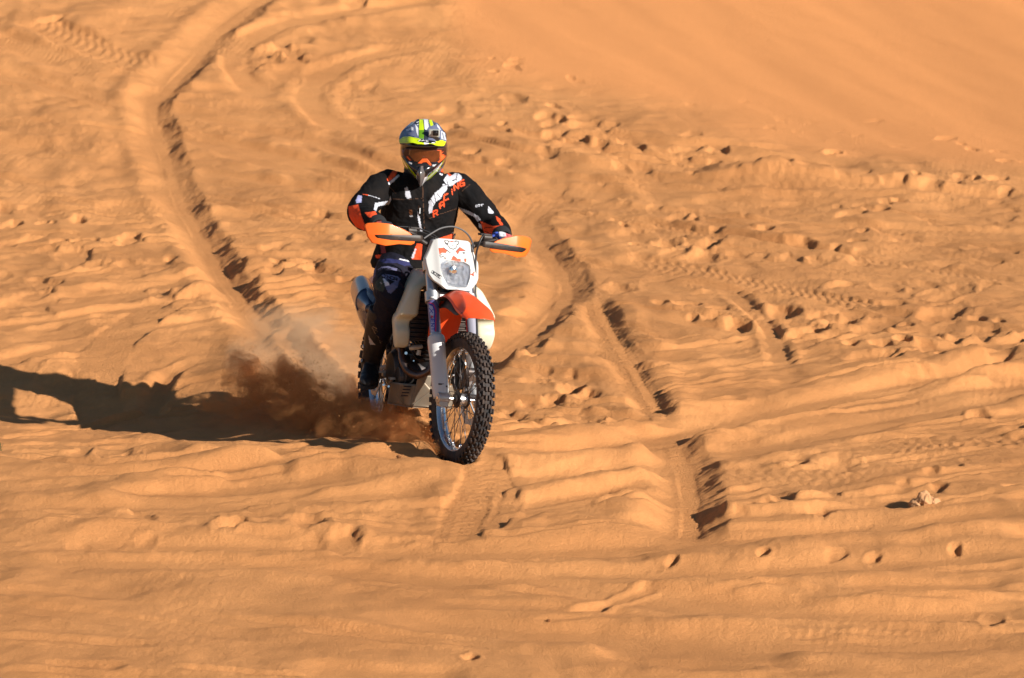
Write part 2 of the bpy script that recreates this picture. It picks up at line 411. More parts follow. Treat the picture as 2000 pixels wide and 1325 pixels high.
# --- singular hollows one can point at
for (px, py, s, d, asp, an) in [(118, 716, .13, .05, 1.7, .15), (1080, 752, .08, .05, 1.3, 0), (1115, 770, .07, .04, 1.8, .3), (1080, 785, .06, .03, 1.6, .3),
        (1848, 572, .12, .06, 2.2, .6), (1840, 615, .13, .05, 2.3, .8), (1640, 632, .10, .06, 2.0, .7), (1525, 612, .12, .05, 1.5, .2), (1735, 560, .09, .04, 1.6, .3),
        (1300, 480, .09, .04, 1.7, .3), (1385, 482, .09, .04, 1.5, .6), (1440, 640, .09, .04, 1.6, .2), (1590, 645, .08, .05, 1.6, .8), (1208, 565, .10, .04, 1.8, .2),
        (873, 252, .10, .08, 1.1, 0), (278, 1053, .05, .05, 1.5, .8), (452, 1030, .07, .05, 1.4, .8), (600, 1022, .08, .04, 1.9, .1), (675, 1052, .07, .04, 1.8, .2),
        (1215, 972, .08, .06, 1.6, .9), (1640, 905, .09, .05, 2.0, .2), (1555, 905, .05, .05, 1.7, .9), (1912, 812, .06, .04, 1.5, .2), (1705, 1090, .045, .04, 1.9, 1.0),
        (1490, 1092, .04, .035, 1.8, .9), (1312, 1100, .04, .035, 2.0, .9), (1865, 1078, .05, .035, 1.5, .3), (1935, 1212, .09, .05, 1.6, .2), (918, 1292, .05, .05, 1.5, .3),
        (1600, 1005, .06, .03, 1.4, .1), (1020, 1010, .08, .03, 1.4, .1), (220, 875, .05, .04, 2.4, 1.0), (1930, 555, .07, .035, 1.4, 0.), (230, 880, .06, .04, 2.2, .9),
        (1625, 300, .06, .05, 1.6, .8), (100, 40, .06, .05, 2.4, 1.2), (1045, 750, .09, .03, 1.2, .2), (150, 862, .06, .03, 1.6, .5), (1340, 600, .08, .04, 1.8, .8)]:
    pit((px, py), s * (1.15 if py < 1060 else .75), d * (.5 if py > 880 else .7), asp, 1.57 - an * .6, .25, seed=int(px))
# --- dune skin: long faint avalanche streaks and a few drifted lines
_d = G(1750, 260) - G(1150, 15); _d /= np.linalg.norm(_d)
fa = X * _d[0] + Y * _d[1]; fb = -X * _d[1] + Y * _d[0]
H += dune * (.034 * perlin(fb * .9 + .25 * fa, fa * .13, 71) + .014 * perlin(fb * 2.6 + .5 * fa, fa * .3, 72) + .0022 * perlin(fb * 7, fa * 1.1, 73))
for q in range(26):
    r = random.Random(900 + q); t = r.uniform(0, 1); cx_ = 900 + 1100 * t
    pit((cx_ + r.uniform(-60, 60), 150 + 190 * t - r.uniform(5, 45)), r.uniform(.03, .07), .012, 1.5, r.uniform(0, 3), .1, seed=q)
# --- the wheels bite into the sand
def dent(cx, cy, r, d, hx=1.0, ang=0.):
    jw, iw = win(cx - 3 * r * hx, cx + 3 * r * hx, cy - 3 * r * hx, cy + 3 * r * hx)
    x = X[jw, iw] - cx; yv = Y[jw, iw] - cy; ca, sa = math.cos(ang), math.sin(ang)
    u = (x * ca + yv * sa) / (r * hx); v = (-x * sa + yv * ca) / r
    q = np.sqrt(u * u + v * v)
    H[jw, iw] = H[jw, iw] * (1 - np.exp(-(q / 1.8) ** 2)) - d * np.exp(-q ** 2.5) + (d * .35 + .012) * np.exp(-((q - 1.7) / .5) ** 2) * (1 + .5 * perlin(x * 14, yv * 9, 6))
# correct the level under both wheels, then press them in
FC = np.array([-.297, -.363]); RC = np.array([-.726, 1.05])
def level(c, z, r):
    j = np.searchsorted(gy, c[1]); i = np.searchsorted(gx, c[0]); cur = H[j, i] + BZ[j, i]
    H[...] += (z - cur) * np.exp(-(((X - c[0]) / r) ** 2 + ((Y - c[1]) / r) ** 2))
tf = (FC - RC) / np.linalg.norm(FC - RC); ta = math.atan2(tf[1], tf[0])
rut([RC - tf * 2.6 + np.array([.1, 0]), RC - tf * 1.2, RC, FC + tf * .02], .075, .05, berm=.6, flat=.6, erase=.8, rag=.3, seed=500, world=True, fade=False)
H -= .20 * np.exp(-(((X + 2.5) / 1.25) ** 2 + ((Y - 1.5) / 1.1) ** 2))
level(FC, .030, .5); level(RC, -.035, .45)
dent(FC[0], FC[1], .07, .02, 1.8, ta); dent(RC[0], RC[1], .09, .06, 2.4, ta)
Z = (BZ + H).astype(np.float32)
ny, nx = Z.shape
me = bpy.data.meshes.new('sand')
co = np.empty((ny * nx, 3), np.float32); co[:, 0] = X.ravel(); co[:, 1] = Y.ravel(); co[:, 2] = Z.ravel()
ii = (np.arange(ny - 1)[:, None] * nx + np.arange(nx - 1)[None, :]).ravel().astype(np.int32)
quads = np.stack([ii, ii + 1, ii + nx + 1, ii + nx], -1).ravel()
me.vertices.add(ny * nx); me.vertices.foreach_set('co', co.ravel())
me.loops.add(len(quads)); me.loops.foreach_set('vertex_index', quads)
at = me.attributes.new('clean', 'FLOAT', 'POINT'); at.data.foreach_set('value', dune.ravel().astype(np.float32))
me.polygons.add(len(ii)); me.polygons.foreach_set('loop_start', np.arange(0, len(quads), 4, dtype=np.int32))
me.polygons.foreach_set('loop_total', np.full(len(ii), 4, np.int32)); me.polygons.foreach_set('use_smooth', np.ones(len(ii), bool))
me.update(calc_edges=True)
sand_o = bpy.data.objects.new('sand_ground', me); COL.objects.link(sand_o); sand_o['kind'] = 'structure'
del co, quads
def ground_z(x, y):
    j = np.clip(np.searchsorted(gy, y) - 1, 0, ny - 2); i = np.clip(np.searchsorted(gx, x) - 1, 0, nx - 2)
    return float(Z[j, i])

sm = bpy.data.materials.new('sand'); sm.use_nodes = True
n = sm.node_tree; b = n.nodes['Principled BSDF']; lk = n.links.new
tc = n.nodes.new('ShaderNodeTexCoord')
def noise(scale, det, rough=.5, vec=None):
    q = n.nodes.new('ShaderNodeTexNoise'); q.inputs['Scale'].default_value = scale; q.inputs['Detail'].default_value = det; q.inputs['Roughness'].default_value = rough
    lk(vec or tc.outputs['Object'], q.inputs['Vector']); return q
n1 = noise(.9, 7, .6); n2 = noise(6, 8, .65); n3 = noise(260, 3, .7)
cr = n.nodes.new('ShaderNodeValToRGB'); cr.color_ramp.elements[0].position = .3; cr.color_ramp.elements[1].position = .7
cr.color_ramp.elements[0].color = (.58, .252, .090, 1); cr.color_ramp.elements[1].color = (.74, .336, .124, 1)
lk(n1.outputs[0], cr.inputs[0])
m1 = n.nodes.new('ShaderNodeMix'); m1.data_type = 'RGBA'; m1.blend_type = 'MULTIPLY'; m1.inputs[0].default_value = 1
mr = n.nodes.new('ShaderNodeMapRange'); mr.inputs[1].default_value = .3; mr.inputs[2].default_value = .7; mr.inputs[3].default_value = .93; mr.inputs[4].default_value = 1.06
lk(n2.outputs[0], mr.inputs[0]); lk(cr.outputs[0], m1.inputs[6]); lk(mr.outputs[0], m1.inputs[7])
m2 = n.nodes.new('ShaderNodeMix'); m2.data_type = 'RGBA'; m2.blend_type = 'MULTIPLY'; m2.inputs[0].default_value = 1
mr2 = n.nodes.new('ShaderNodeMapRange'); mr2.inputs[1].default_value = .3; mr2.inputs[2].default_value = .7; mr2.inputs[3].default_value = .82; mr2.inputs[4].default_value = 1.18
lk(n3.outputs[0], mr2.inputs[0]); atn = n.nodes.new('ShaderNodeAttribute'); atn.attribute_name = 'clean'
m3 = n.nodes.new('ShaderNodeMix'); m3.data_type = 'RGBA'; lk(atn.outputs['Fac'], m3.inputs[0]); lk(m1.outputs[2], m3.inputs[6]); m3.inputs[7].default_value = (.81, .338, .120, 1)
lk(m3.outputs[2], m2.inputs[6]); lk(mr2.outputs[0], m2.inputs[7])
lk(m2.outputs[2], b.inputs['Base Color'])
b.inputs['Roughness'].default_value = .95; b.inputs['Specular IOR Level'].default_value = .12
# wind ripples and grain
mp = n.nodes.new('ShaderNodeMapping'); mp.inputs['Rotation'].default_value = (0, 0, .5); mp.inputs['Scale'].default_value = (1, .35, 1)
lk(tc.outputs['Object'], mp.inputs[0])
wv = n.nodes.new('ShaderNodeTexWave'); wv.inputs['Scale'].default_value = 7; wv.inputs['Distortion'].default_value = 3.5; wv.inputs['Detail'].default_value = 2; wv.inputs['Detail Scale'].default_value = 1.2
lk(mp.outputs[0], wv.inputs[0])
nm = noise(.8, 2); mm = n.nodes.new('ShaderNodeMapRange'); mm.inputs[1].default_value = .52; mm.inputs[2].default_value = .62; lk(nm.outputs[0], mm.inputs[0])
at2 = n.nodes.new('ShaderNodeAttribute'); at2.attribute_name = 'clean'
b1f = n.nodes.new('ShaderNodeMath'); b1f.operation = 'MULTIPLY_ADD'; lk(at2.outputs['Fac'], b1f.inputs[0]); b1f.inputs[1].default_value = -.16; b1f.inputs[2].default_value = .2
mu = n.nodes.new('ShaderNodeMath'); mu.operation = 'MULTIPLY'; lk(wv.outputs[1], mu.inputs[0]); lk(mm.outputs[0], mu.inputs[1])
b1 = n.nodes.new('ShaderNodeBump'); b1.inputs['Strength'].default_value = .22; b1.inputs['Distance'].default_value = .006; lk(mu.outputs[0], b1.inputs['Height']); lk(b1f.outputs[0], b1.inputs['Strength'])
n4 = noise(48, 9, .8)
b2 = n.nodes.new('ShaderNodeBump'); b2.inputs['Strength'].default_value = .9; b2.inputs['Distance'].default_value = .016; lk(n4.outputs[0], b2.inputs['Height']); lk(b1.outputs[0], b2.inputs['Normal'])
lk(b2.outputs[0], b.inputs['Normal'])
me.materials.append(sm)
# ================================================================== shape helpers
def nrm(v): v = np.asarray(v, float); return v / (np.linalg.norm(v) + 1e-12)
def merge(*ms):
    V = []; Fc = []; o = 0
    for v, f in ms:
        V.append(np.asarray(v, float)); Fc += [tuple(i + o for i in q) for q in f]; o += len(v)
    return np.vstack(V), Fc
def loft(rings, cap=True, closed_u=True, closed_v=False):
    n = len(rings[0]); V = np.vstack(rings); Fc = []; m = len(rings)
    for i in range(m if closed_v else m - 1):
        a = i * n; b = ((i + 1) % m) * n
        for k in range(n if closed_u else n - 1):
            l = (k + 1) % n; Fc.append((a + k, a + l, b + l, b + k))
    if cap and not closed_v:
        Fc.append(tuple(range(n))[::-1]); Fc.append(tuple((m - 1) * n + k for k in range(n)))
    return V, Fc
def crspline(P, n=6):
    P = np.array(P, float); Q = np.vstack([2 * P[0] - P[1], P, 2 * P[-1] - P[-2]]); out = []
    for i in range(1, len(Q) - 2):
        for k in range(n):
            t = k / n
            out.append(.5 * ((2 * Q[i]) + (-Q[i - 1] + Q[i + 1]) * t + (2 * Q[i - 1] - 5 * Q[i] + 4 * Q[i + 1] - Q[i + 2]) * t * t + (-Q[i - 1] + 3 * Q[i] - 3 * Q[i + 1] + Q[i + 2]) * t ** 3))
    out.append(P[-1]); return np.array(out)
def tube(pts, r, n=14, sm=6, cap=True, sq=1.0):
    P = np.array(pts, float); r = np.array(r if hasattr(r, '__len__') else [r] * len(P), float)
    if sm > 1 and len(P) > 2:
        Q = crspline(np.column_stack([P, r]), sm); P = Q[:, :3]; r = Q[:, 3]
    T = np.gradient(P, axis=0); T = T / (np.linalg.norm(T, axis=1)[:, None] + 1e-12)
    u = np.cross(T[0], [0, 0, 1.]); u = np.cross(T[0], [0, 1., 0]) if np.linalg.norm(u) < .3 else u; u = nrm(u)
    rings = []
    a = np.linspace(0, 2 * np.pi, n, endpoint=False)
    for p, t, q in zip(P, T, r):
        u = nrm(u - t * (u @ t)); v = np.cross(t, u)
        rings.append(p + q * (np.cos(a)[:, None] * u + sq * np.sin(a)[:, None] * v))
    return loft(rings, cap)
def cyl(p0, p1, r, n=20, r1=None): return tube([p0, p1], [r, r if r1 is None else r1], n, 1)
def lathe(prof, o, ax, n=48, a0=0, a1=2 * np.pi):
    ax = nrm(ax); u = nrm(np.cross(ax, [1., 0, 0] if abs(ax[0]) < .8 else [0, 0, 1.])); v = np.cross(ax, u); o = np.asarray(o, float)
    full = abs(a1 - a0 - 2 * np.pi) < 1e-6
    an = np.linspace(a0, a1, n, endpoint=not full); rings = []
    for t in an: rings.append(np.array([o + ax * h + (np.cos(t) * u + np.sin(t) * v) * r for h, r in prof]))
    return loft(rings, cap=False, closed_u=False, closed_v=full)
def boxm(c, s, R=None):
    c = np.asarray(c, float); h = np.asarray(s, float) / 2
    v = np.array([[x, y, z] for x in (-1, 1) for y in (-1, 1) for z in (-1, 1)], float) * h
    if R is not None: v = v @ np.asarray(R).T
    return v + c, [(0, 1, 3, 2), (4, 6, 7, 5), (0, 4, 5, 1), (2, 3, 7, 6), (0, 2, 6, 4), (1, 5, 7, 3)]
def rotm(ax, a):
    return np.array(Matrix.Rotation(a, 3, Vector(ax)))
def prism(poly, t, o, ux, uy):
    """closed outline (2-D) given thickness t, centred on its plane"""
    ux = nrm(ux); uy = nrm(uy); nn = np.cross(ux, uy); o = np.asarray(o, float)
    a = np.array([o + ux * p[0] + uy * p[1] - nn * t / 2 for p in poly]); b = a + nn * t
    n = len(poly); Fc = [tuple(range(n))[::-1], tuple(range(n, 2 * n))]
    Fc += [(i, (i + 1) % n, (i + 1) % n + n, i + n) for i in range(n)]
    return np.vstack([a, b]), Fc
def resample(poly, n, closed=True):
    P = np.array(poly, float)
    if closed: P = np.vstack([P, P[:1]])
    s = np.concatenate([[0], np.cumsum(np.linalg.norm(np.diff(P, axis=0), axis=1))])
    t = np.linspace(0, s[-1], n, endpoint=not closed)
    return np.stack([np.interp(t, s, P[:, k]) for k in range(P.shape[1])], -1)
def ringpatch(outer, inner, k, f3):
    """surface between two closed outlines (or from outline to its centre), mapped to 3-D by f3(u,v)"""
    n = len(outer); R = []
    for i in range(k + 1):
        t = i / k; R.append(outer * (1 - t) + inner * t)
    V = np.vstack([np.array([f3(*p) for p in r]) for r in R]); Fc = []
    for i in range(k):
        for j in range(n):
            l = (j + 1) % n; Fc.append((i * n + j, i * n + l, (i + 1) * n + l, (i + 1) * n + j))
    return V, Fc
def disc_patch(poly, k, f3, n=160):
    P = resample(poly, n); c = P.mean(0); return ringpatch(P, np.repeat(c[None], n, 0) + (P - c) * .02, k, f3)
def gridpatch(ctrl, su, sv):
    C = np.array(ctrl, float); A = np.array([crspline(r, sv) for r in C]); B = np.array([crspline(A[:, j], su) for j in range(A.shape[1])])
    B = B.transpose(1, 0, 2); m, k = B.shape[:2]
    return B.reshape(-1, 3), [(i * k + j, i * k + j + 1, (i + 1) * k + j + 1, (i + 1) * k + j) for i in range(m - 1) for j in range(k - 1)]
def mir(m): v, f = m; return np.asarray(v) * [1, -1, 1], [tuple(q[::-1]) for q in f]

# ================================================================== pose of the motorcycle
YAW, PIT, ROL = np.radians([17.2, -4.9, -4.8]); BT = np.array([-.726, 1.05, -.13]); STEER = math.radians(6.5)
_c, _s = math.cos, math.sin
_y = -math.pi / 2 + YAW
BR = np.array([[_c(_y), -_s(_y), 0], [_s(_y), _c(_y), 0], [0, 0, 1]]) @ np.array([[_c(PIT), 0, _s(PIT)], [0, 1, 0], [-_s(PIT), 0, _c(PIT)]]) @ np.array([[1, 0, 0], [0, _c(ROL), -_s(ROL)], [0, _s(ROL), _c(ROL)]])
RK = math.radians(26.5); SAX = np.array([-math.sin(RK), 0, math.cos(RK)]); SPV = np.array([1.06, 0, 1.0])
def steer(P, d=STEER):
    v = np.asarray(P, float) - SPV; k = SAX
    return SPV + v * _c(d) + np.cross(k, v) * _s(d) + np.outer(v @ k, k).reshape(v.shape) * (1 - _c(d))
def b2w(P): return np.asarray(P, float) @ BR.T + BT
def w2b(P): return (np.asarray(P, float) - BT) @ BR
def LP(px, py, ax, val, st=False):        # bike-frame point seen at a photo pixel, on a plane of the bike
    d = BR.T @ ray(px, py); o = w2b(CAM)
    if st:
        d = steer(SPV + d, -STEER) - SPV; o = steer(o, -STEER)
    i = 'xyz'.index(ax); t = (val - o[i]) / d[i]; return o + t * d
BMAT = Matrix([[*BR[0], BT[0]], [*BR[1], BT[1]], [*BR[2], BT[2]], [0, 0, 0, 1]])

# ================================================================== livery painting on real surfaces
def inpoly(P, poly):
    x, y = P[:, 0], P[:, 1]; r = np.zeros(len(P), bool); n = len(poly); j = n - 1
    for i in range(n):
        xi, yi = poly[i]; xj, yj = poly[j]
        if yi != yj:
            r ^= ((yi > y) != (yj > y)) & (x < (xj - xi) * (y - yi) / (yj - yi) + xi)
        j = i
    return r
def thick(pts, w):
    """outline of a stroke along pts"""
    P = np.array(pts, float); T = np.gradient(P, axis=0); T /= np.linalg.norm(T, axis=1)[:, None] + 1e-9
    N = np.stack([-T[:, 1], T[:, 0]], -1) * w / 2
    return [tuple(p) for p in P + N] + [tuple(p) for p in (P - N)[::-1]]
def paint(o, base, rules, world=None, minfront=.05, back=None):
    me = o.data; n = len(me.vertices)
    co = np.empty(n * 3); me.vertices.foreach_get('co', co); co = co.reshape(-1, 3)
    no = np.empty(n * 3); me.vertices.foreach_get('normal', no); no = no.reshape(-1, 3)
    W = b2w(co) if world is None else world(co)
    NW = no @ BR.T if world is None else no
    q = proj(W); v = CAM - W; v /= np.linalg.norm(v, axis=1)[:, None]; fr = (NW * v).sum(1)
    C = np.ones((n, 4)); C[:, :3] = base
    if callable(back): back(C, co, fr)
    for r in rules:
        poly, col = r[0], r[1]; mf = r[2] if len(r) > 2 else minfront
        m = inpoly(q, poly) & (np.abs(fr) > mf if mf >= 0 else True) & ((fr > 0) | (mf < 0))
        C[m, :3] = col
    at = me.color_attributes.new('paint', 'FLOAT_COLOR', 'POINT'); at.data.foreach_set('color', C.ravel())

# glyph strokes on a 4 x 6 cell
GL = {'R': [[(0, 6), (0, 0), (3, 0), (4, 1), (4, 2.4), (3, 3.2), (0, 3.2)], [(2, 3.2), (4, 6)]], 'A': [[(0, 6), (0, 1), (1, 0), (4, 0), (4, 6)], [(0, 3.4), (4, 3.4)]],
      'C': [[(4, 0), (1, 0), (0, 1), (0, 5), (1, 6), (4, 6)]], 'I': [[(2, 2), (2, 6)], [(2, 0), (2, .8)]], 'N': [[(0, 6), (0, 0), (4, 6), (4, 0)]],
      'G': [[(4, 0), (1, 0), (0, 1), (0, 5), (1, 6), (4, 6), (4, 3.2), (2, 3.2)]], 'K': [[(0, 0), (0, 6)], [(4, 0), (.5, 3), (4, 6)]], 'T': [[(0, 0), (4, 0)], [(2, 0), (2, 6)]],
      'M': [[(0, 6), (0, 0), (2, 3), (4, 0), (4, 6)]], 'E': [[(4, 0), (0, 0), (0, 6), (4, 6)], [(0, 3), (3, 3)]], 'X': [[(0, 0), (4, 6)], [(4, 0), (0, 6)]], 'H': [[(0, 0), (0, 6)], [(4, 0), (4, 6)], [(0, 3), (4, 3)]],
      'O': [[(0, 0), (4, 0), (4, 6), (0, 6), (0, 0)]], 'P': [[(0, 6), (0, 0), (4, 0), (4, 3), (0, 3)]], 'P2': [[(0, 6), (0, 0), (4, 0), (4, 3), (0, 3)]], 'S': [[(4, 0), (0, 0), (0, 3), (4, 3), (4, 6), (0, 6)]],
      'V': [[(0, 0), (2, 6), (4, 0)]]}
def word(chars, p0, dirv, upv, w, h, gap, lw, col, mf=.05):
    """letters laid along dirv from p0 (baseline origin at top-left of the first cell), strokes lw wide"""
    out = []; d = np.array(dirv, float); u = np.array(upv, float); p = np.array(p0, float)
    for ch in chars:
        if ch != ' ':
            for st in GL[ch]:
                for a, b in zip(st[:-1], st[1:]):
                    A = p + d * a[0] / 4 * w + u * a[1] / 6 * h; B = p + d * b[0] / 4 * w + u * b[1] / 6 * h
                    e = nrm(B - A) * lw * .35
                    out.append((thick([A - e, B + e], lw), col, mf))
        p = p + d * (w + gap)
    return out

# ================================================================== materials of the machine
ORANGE = (.95, .17, .02)
m_orange = mat('orange_plastic', ORANGE, .38, coat=.15, vary=.08, dust=.10, bump=.05, bscale=200)
m_fender = mat('fender_plastic', (.88, .085, .018), .42, coat=.1, vary=.08, dust=.05)
m_white = mat('white_plastic', (.64, .65, .66), .35, coat=.2, vary=.05, dust=.04)
m_tank = mat('translucent_tank_plastic', (.64, .62, .48), .45, sss=.35, vary=.08, vscale=5, dust=.15)
m_black = mat('black_plastic', (.018, .018, .02), .5, vary=.2, dust=.12)
m_rubber = mat('tyre_rubber', (.016, .016, .019), .7, vary=.3, vscale=20, dust=.4, dcol=(.24, .13, .07), bump=.3, bscale=120)
m_rim = mat('polished_rim', (.75, .77, .80), .16, metal=1, vary=.1)
m_hub = mat('hub_metal', (.80, .80, .80), .3, metal=.8)
m_flange = mat('hub_flange', (.04, .028, .025), .5, metal=.3)
m_spoke = mat('spoke_steel', (.10, .09, .09), .35, metal=.8)
m_chrome = mat('chrome', (.85, .85, .85), .12, metal=1)
m_alu = mat('cast_aluminium', (.52, .54, .56), .38, metal=.9, vary=.15, dust=.1)
m_darkmet = mat('dark_engine_metal', (.05, .05, .055), .45, metal=.7, vary=.3, dust=.2)
m_header = mat('scorched_steel', (.14, .10, .09), .35, metal=.9, vary=.4)
m_forktube = mat('fork_tube_anodised', (.50, .52, .55), .3, metal=.8, vary=.1)
m_ti = mat('blue_titanium', (.10, .16, .27), .28, metal=.9, vary=.2)
m_seat = mat('seat_vinyl', (.015, .015, .017), .6)
m_cable = mat('cable_sheath', (.02, .02, .022), .4)
m_hose = mat('braided_hose', (.10, .10, .105), .5)
m_glass = mat('lamp_glass', (1, 1, 1), .03, trans=1, ior=1.15)
m_reflect = mat('lamp_reflector', (.93, .95, .98), .14, metal=.4)
m_painted_gloss = mat('printed_plastic', (1, 1, 1), .35, coat=.25, vcol=True, dust=.03)
m_bronze = mat('skid_plate_aluminium', (.26, .22, .17), .48, metal=.4, vary=.2, dust=.2)

bike = empty('motorcycle'); bike.matrix_world = BMAT
tag(bike, 'orange and white enduro motorcycle with knobbly tyres ridden across the sand', 'motorcycle')
def part(name, m, material, parent=None, st=False, bevel=0, solid=0, subd=0, smooth=True, auto=True):
    v, f = m; v = np.asarray(v, float)
    if st: v = steer(v)
    o = mesh_from(name, v, f, material, parent or bike, smooth)
    if solid:
        q = o.modifiers.new('solid', 'SOLIDIFY'); q.thickness = solid; q.offset = -1
    if bevel:
        q = o.modifiers.new('bevel', 'BEVEL'); q.width = bevel; q.segments = 2; q.limit_method = 'ANGLE'; q.angle_limit = math.radians(35)
    if subd:
        q = o.modifiers.new('sub', 'SUBSURF'); q.levels = subd; q.render_levels = subd
    if smooth and auto and not subd: sharp(o)
    return o
def sharp(o, deg=38):
    me = o.data; bm = bmesh.new(); bm.from_mesh(me)
    bmesh.ops.recalc_face_normals(bm, faces=bm.faces)
    for e in bm.edges:
        if len(e.link_faces) == 2 and e.calc_face_angle(0) > math.radians(deg): e.smooth = False
    bm.to_mesh(me); bm.free()

# ------------------------------------------------------------------ wheels
def knob(c, th, y0, y1, r0, h, dth, side=0, skew=0.):
    """one tread block; side tilts it outwards"""
    V = []
    for k, (rr, sc) in enumerate(((r0 - .004, 1.0), (r0 + h, .84))):
        ym, hw = (y0 + y1) / 2, (y1 - y0) / 2 * sc
        for a in (-1, 1):
            for b_ in (-1, 1):
                yy_ = ym + b_ * hw + side * k * h * .45
                t = th + a * dth / 2 * sc + skew * b_
                rad = rr - abs(side) * (abs(ym + b_ * hw) - .02) * .45
                V.append([c[0] + math.cos(t) * rad, c[1] + yy_, c[2] + math.sin(t) * rad])
    return np.array(V), [(0, 1, 3, 2), (4, 6, 7, 5), (0, 4, 5, 1), (2, 3, 7, 6), (0, 2, 6, 4), (1, 5, 7, 3)]
def wheel(c, R, wd, rr, st, rows, name, kn=.014, blk=1.):
    c = np.array(c, float); hw = wd / 2; Rc = R - kn
    prof = [(-.027, rr), (-.034, rr + .004), (-hw * .92, rr + (Rc - rr) * .35), (-hw, rr + (Rc - rr) * .58), (-hw * .86, Rc - .017), (-hw * .55, Rc - .005), (0, Rc),
            (hw * .55, Rc - .005), (hw * .86, Rc - .017), (hw, rr + (Rc - rr) * .58), (hw * .92, rr + (Rc - rr) * .35), (.034, rr + .004), (.027, rr)]
    car = lathe(prof, c, [0, 1, 0], 120)
    ms = [car]; rg = random.Random(5)
    for k in range(rows):
        th = 2 * math.pi * k / rows; dth = 2 * math.pi / rows
        if k % 2 == 0:
            for s in (-1, 1): ms.append(knob(c, th, min(s * .003, s * hw * .36), max(s * .003, s * hw * .36), Rc, kn, dth * 1.25 * blk))
            for s in (-1, 1): ms.append(knob(c, th + dth * .5, min(s * hw * .78, s * hw * 1.0), max(s * hw * .78, s * hw * 1.0), Rc - .006, kn, dth * .85, s * .9))
        else:
            for s in (-1, 1): ms.append(knob(c, th, min(s * hw * .40, s * hw * .70), max(s * hw * .40, s * hw * .70), Rc - .003, kn, dth * 1.25 * blk, s * .3))
            for s in (-1, 1): ms.append(knob(c, th + dth * .1, min(s * hw * .84, s * hw * 1.04), max(s * hw * .84, s * hw * 1.04), Rc - .011, kn, dth * .7, s * 1.1))
    root = part(name, lathe([(-.028, .03), (-.030, .034), (-.022, .034), (-.019, .031), (0, .031), (.019, .031), (.022, .034), (.030, .034), (.028, .03)], c, [0, 1, 0], 40), m_hub, bike, st)
    ty = part('tyre', merge(*ms), m_rubber, root, st, bevel=.0015)
    rim = lathe([(-.028, rr - .001), (-.030, rr + .006), (-.026, rr + .006), (-.024, rr - .006), (-.012, rr - .016), (0, rr - .019), (.012, rr - .016), (.024, rr - .006), (.026, rr + .006), (.030, rr + .006), (.028, rr - .001), (.020, rr - .010), (0, rr - .010), (-.020, rr - .010), (-.028, rr - .001)], c, [0, 1, 0], 96)
    part('rim', rim, m_rim, root, st)
    for k in range(36):
        s = 1 if k % 2 else -1; grp = (k // 2) % 2
        a = 2 * math.pi * (k + .5) / 36; b_ = a + (.62 if grp else -.62) * (1 if s > 0 else -1)
        p0 = c + [math.cos(b_) * .045, s * .023, math.sin(b_) * .045]; p1 = c + [math.cos(a) * (rr - .016), s * .004, math.sin(a) * (rr - .016)]
        d = nrm(p1 - p0); sv, sf = cyl(p0, p1, .0017, 6); nv_, nf = cyl(p1 - d * .018, p1 + d * .002, .0036, 8)
        o_ = part('spoke', merge((sv, sf), (nv_, nf)), m_spoke, root, st, auto=False); o_.data.materials.append(m_chrome)
        for q in range(len(sf), len(sf) + len(nf)): o_.data.polygons[q].material_index = 1
    fl = [lathe([(s * .021, .012), (s * .021, .044), (s * .025, .047), (s * .029, .044), (s * .032, .030), (s * .040, .028), (s * .041, .012)], c, [0, 1, 0], 40) for s in (-1, 1)]
    for q in fl: part('hub_flange', q, m_flange, root, st)
    return root
FA = (1.482, 0, .35); RA = (0, 0, .335)
fw = wheel(FA, .352, .082, .268, True, 98, 'front_wheel', .011); rw = wheel(RA, .338, .125, .232, False, 64, 'rear_wheel', .016)
# brake discs, wavy and drilled
def disc(c, r, y):
    pr = []; n = 72
    O = []; I = []
    for k in range(n):
        t = 2 * math.pi * k / n; ro = r * (1 + .03 * math.sin(t * 9)); O.append((ro * math.cos(t), ro * math.sin(t))); I.append((r * .76 * math.cos(t), r * .76 * math.sin(t)))
    V = []; 
    for yy_ in (y - .0017, y + .0017):
        V += [[c[0] + p[0], c[1] + yy_, c[2] + p[1]] for p in O] + [[c[0] + p[0], c[1] + yy_, c[2] + p[1]] for p in I]
    Fc = []
    for k in range(n):
        l = (k + 1) % n
        Fc += [(k, l, n + l, n + k), (2 * n + k, 3 * n + k, 3 * n + l, 2 * n + l), (k, 2 * n + k, 2 * n + l, l), (n + k, n + l, 3 * n + l, 3 * n + k)]
    ms = [(np.array(V), Fc)]
    for k in range(6):
        t = 2 * math.pi * k / 6 + .3; ms.append(tube([[c[0] + .045 * math.cos(t + .5), c[1] + y * .6, c[2] + .045 * math.sin(t + .5)], [c[0] + r * .8 * math.cos(t), c[1] + y, c[2] + r * .8 * math.sin(t)]], .005, 8, 1))
    return merge(*ms)
part('brake_disc', disc(FA, .13, .052), m_alu, fw, True); part('brake_disc', disc(RA, .11, -.055), m_alu, rw)
part('sprocket', disc(RA, .105, .062), m_darkmet, rw)

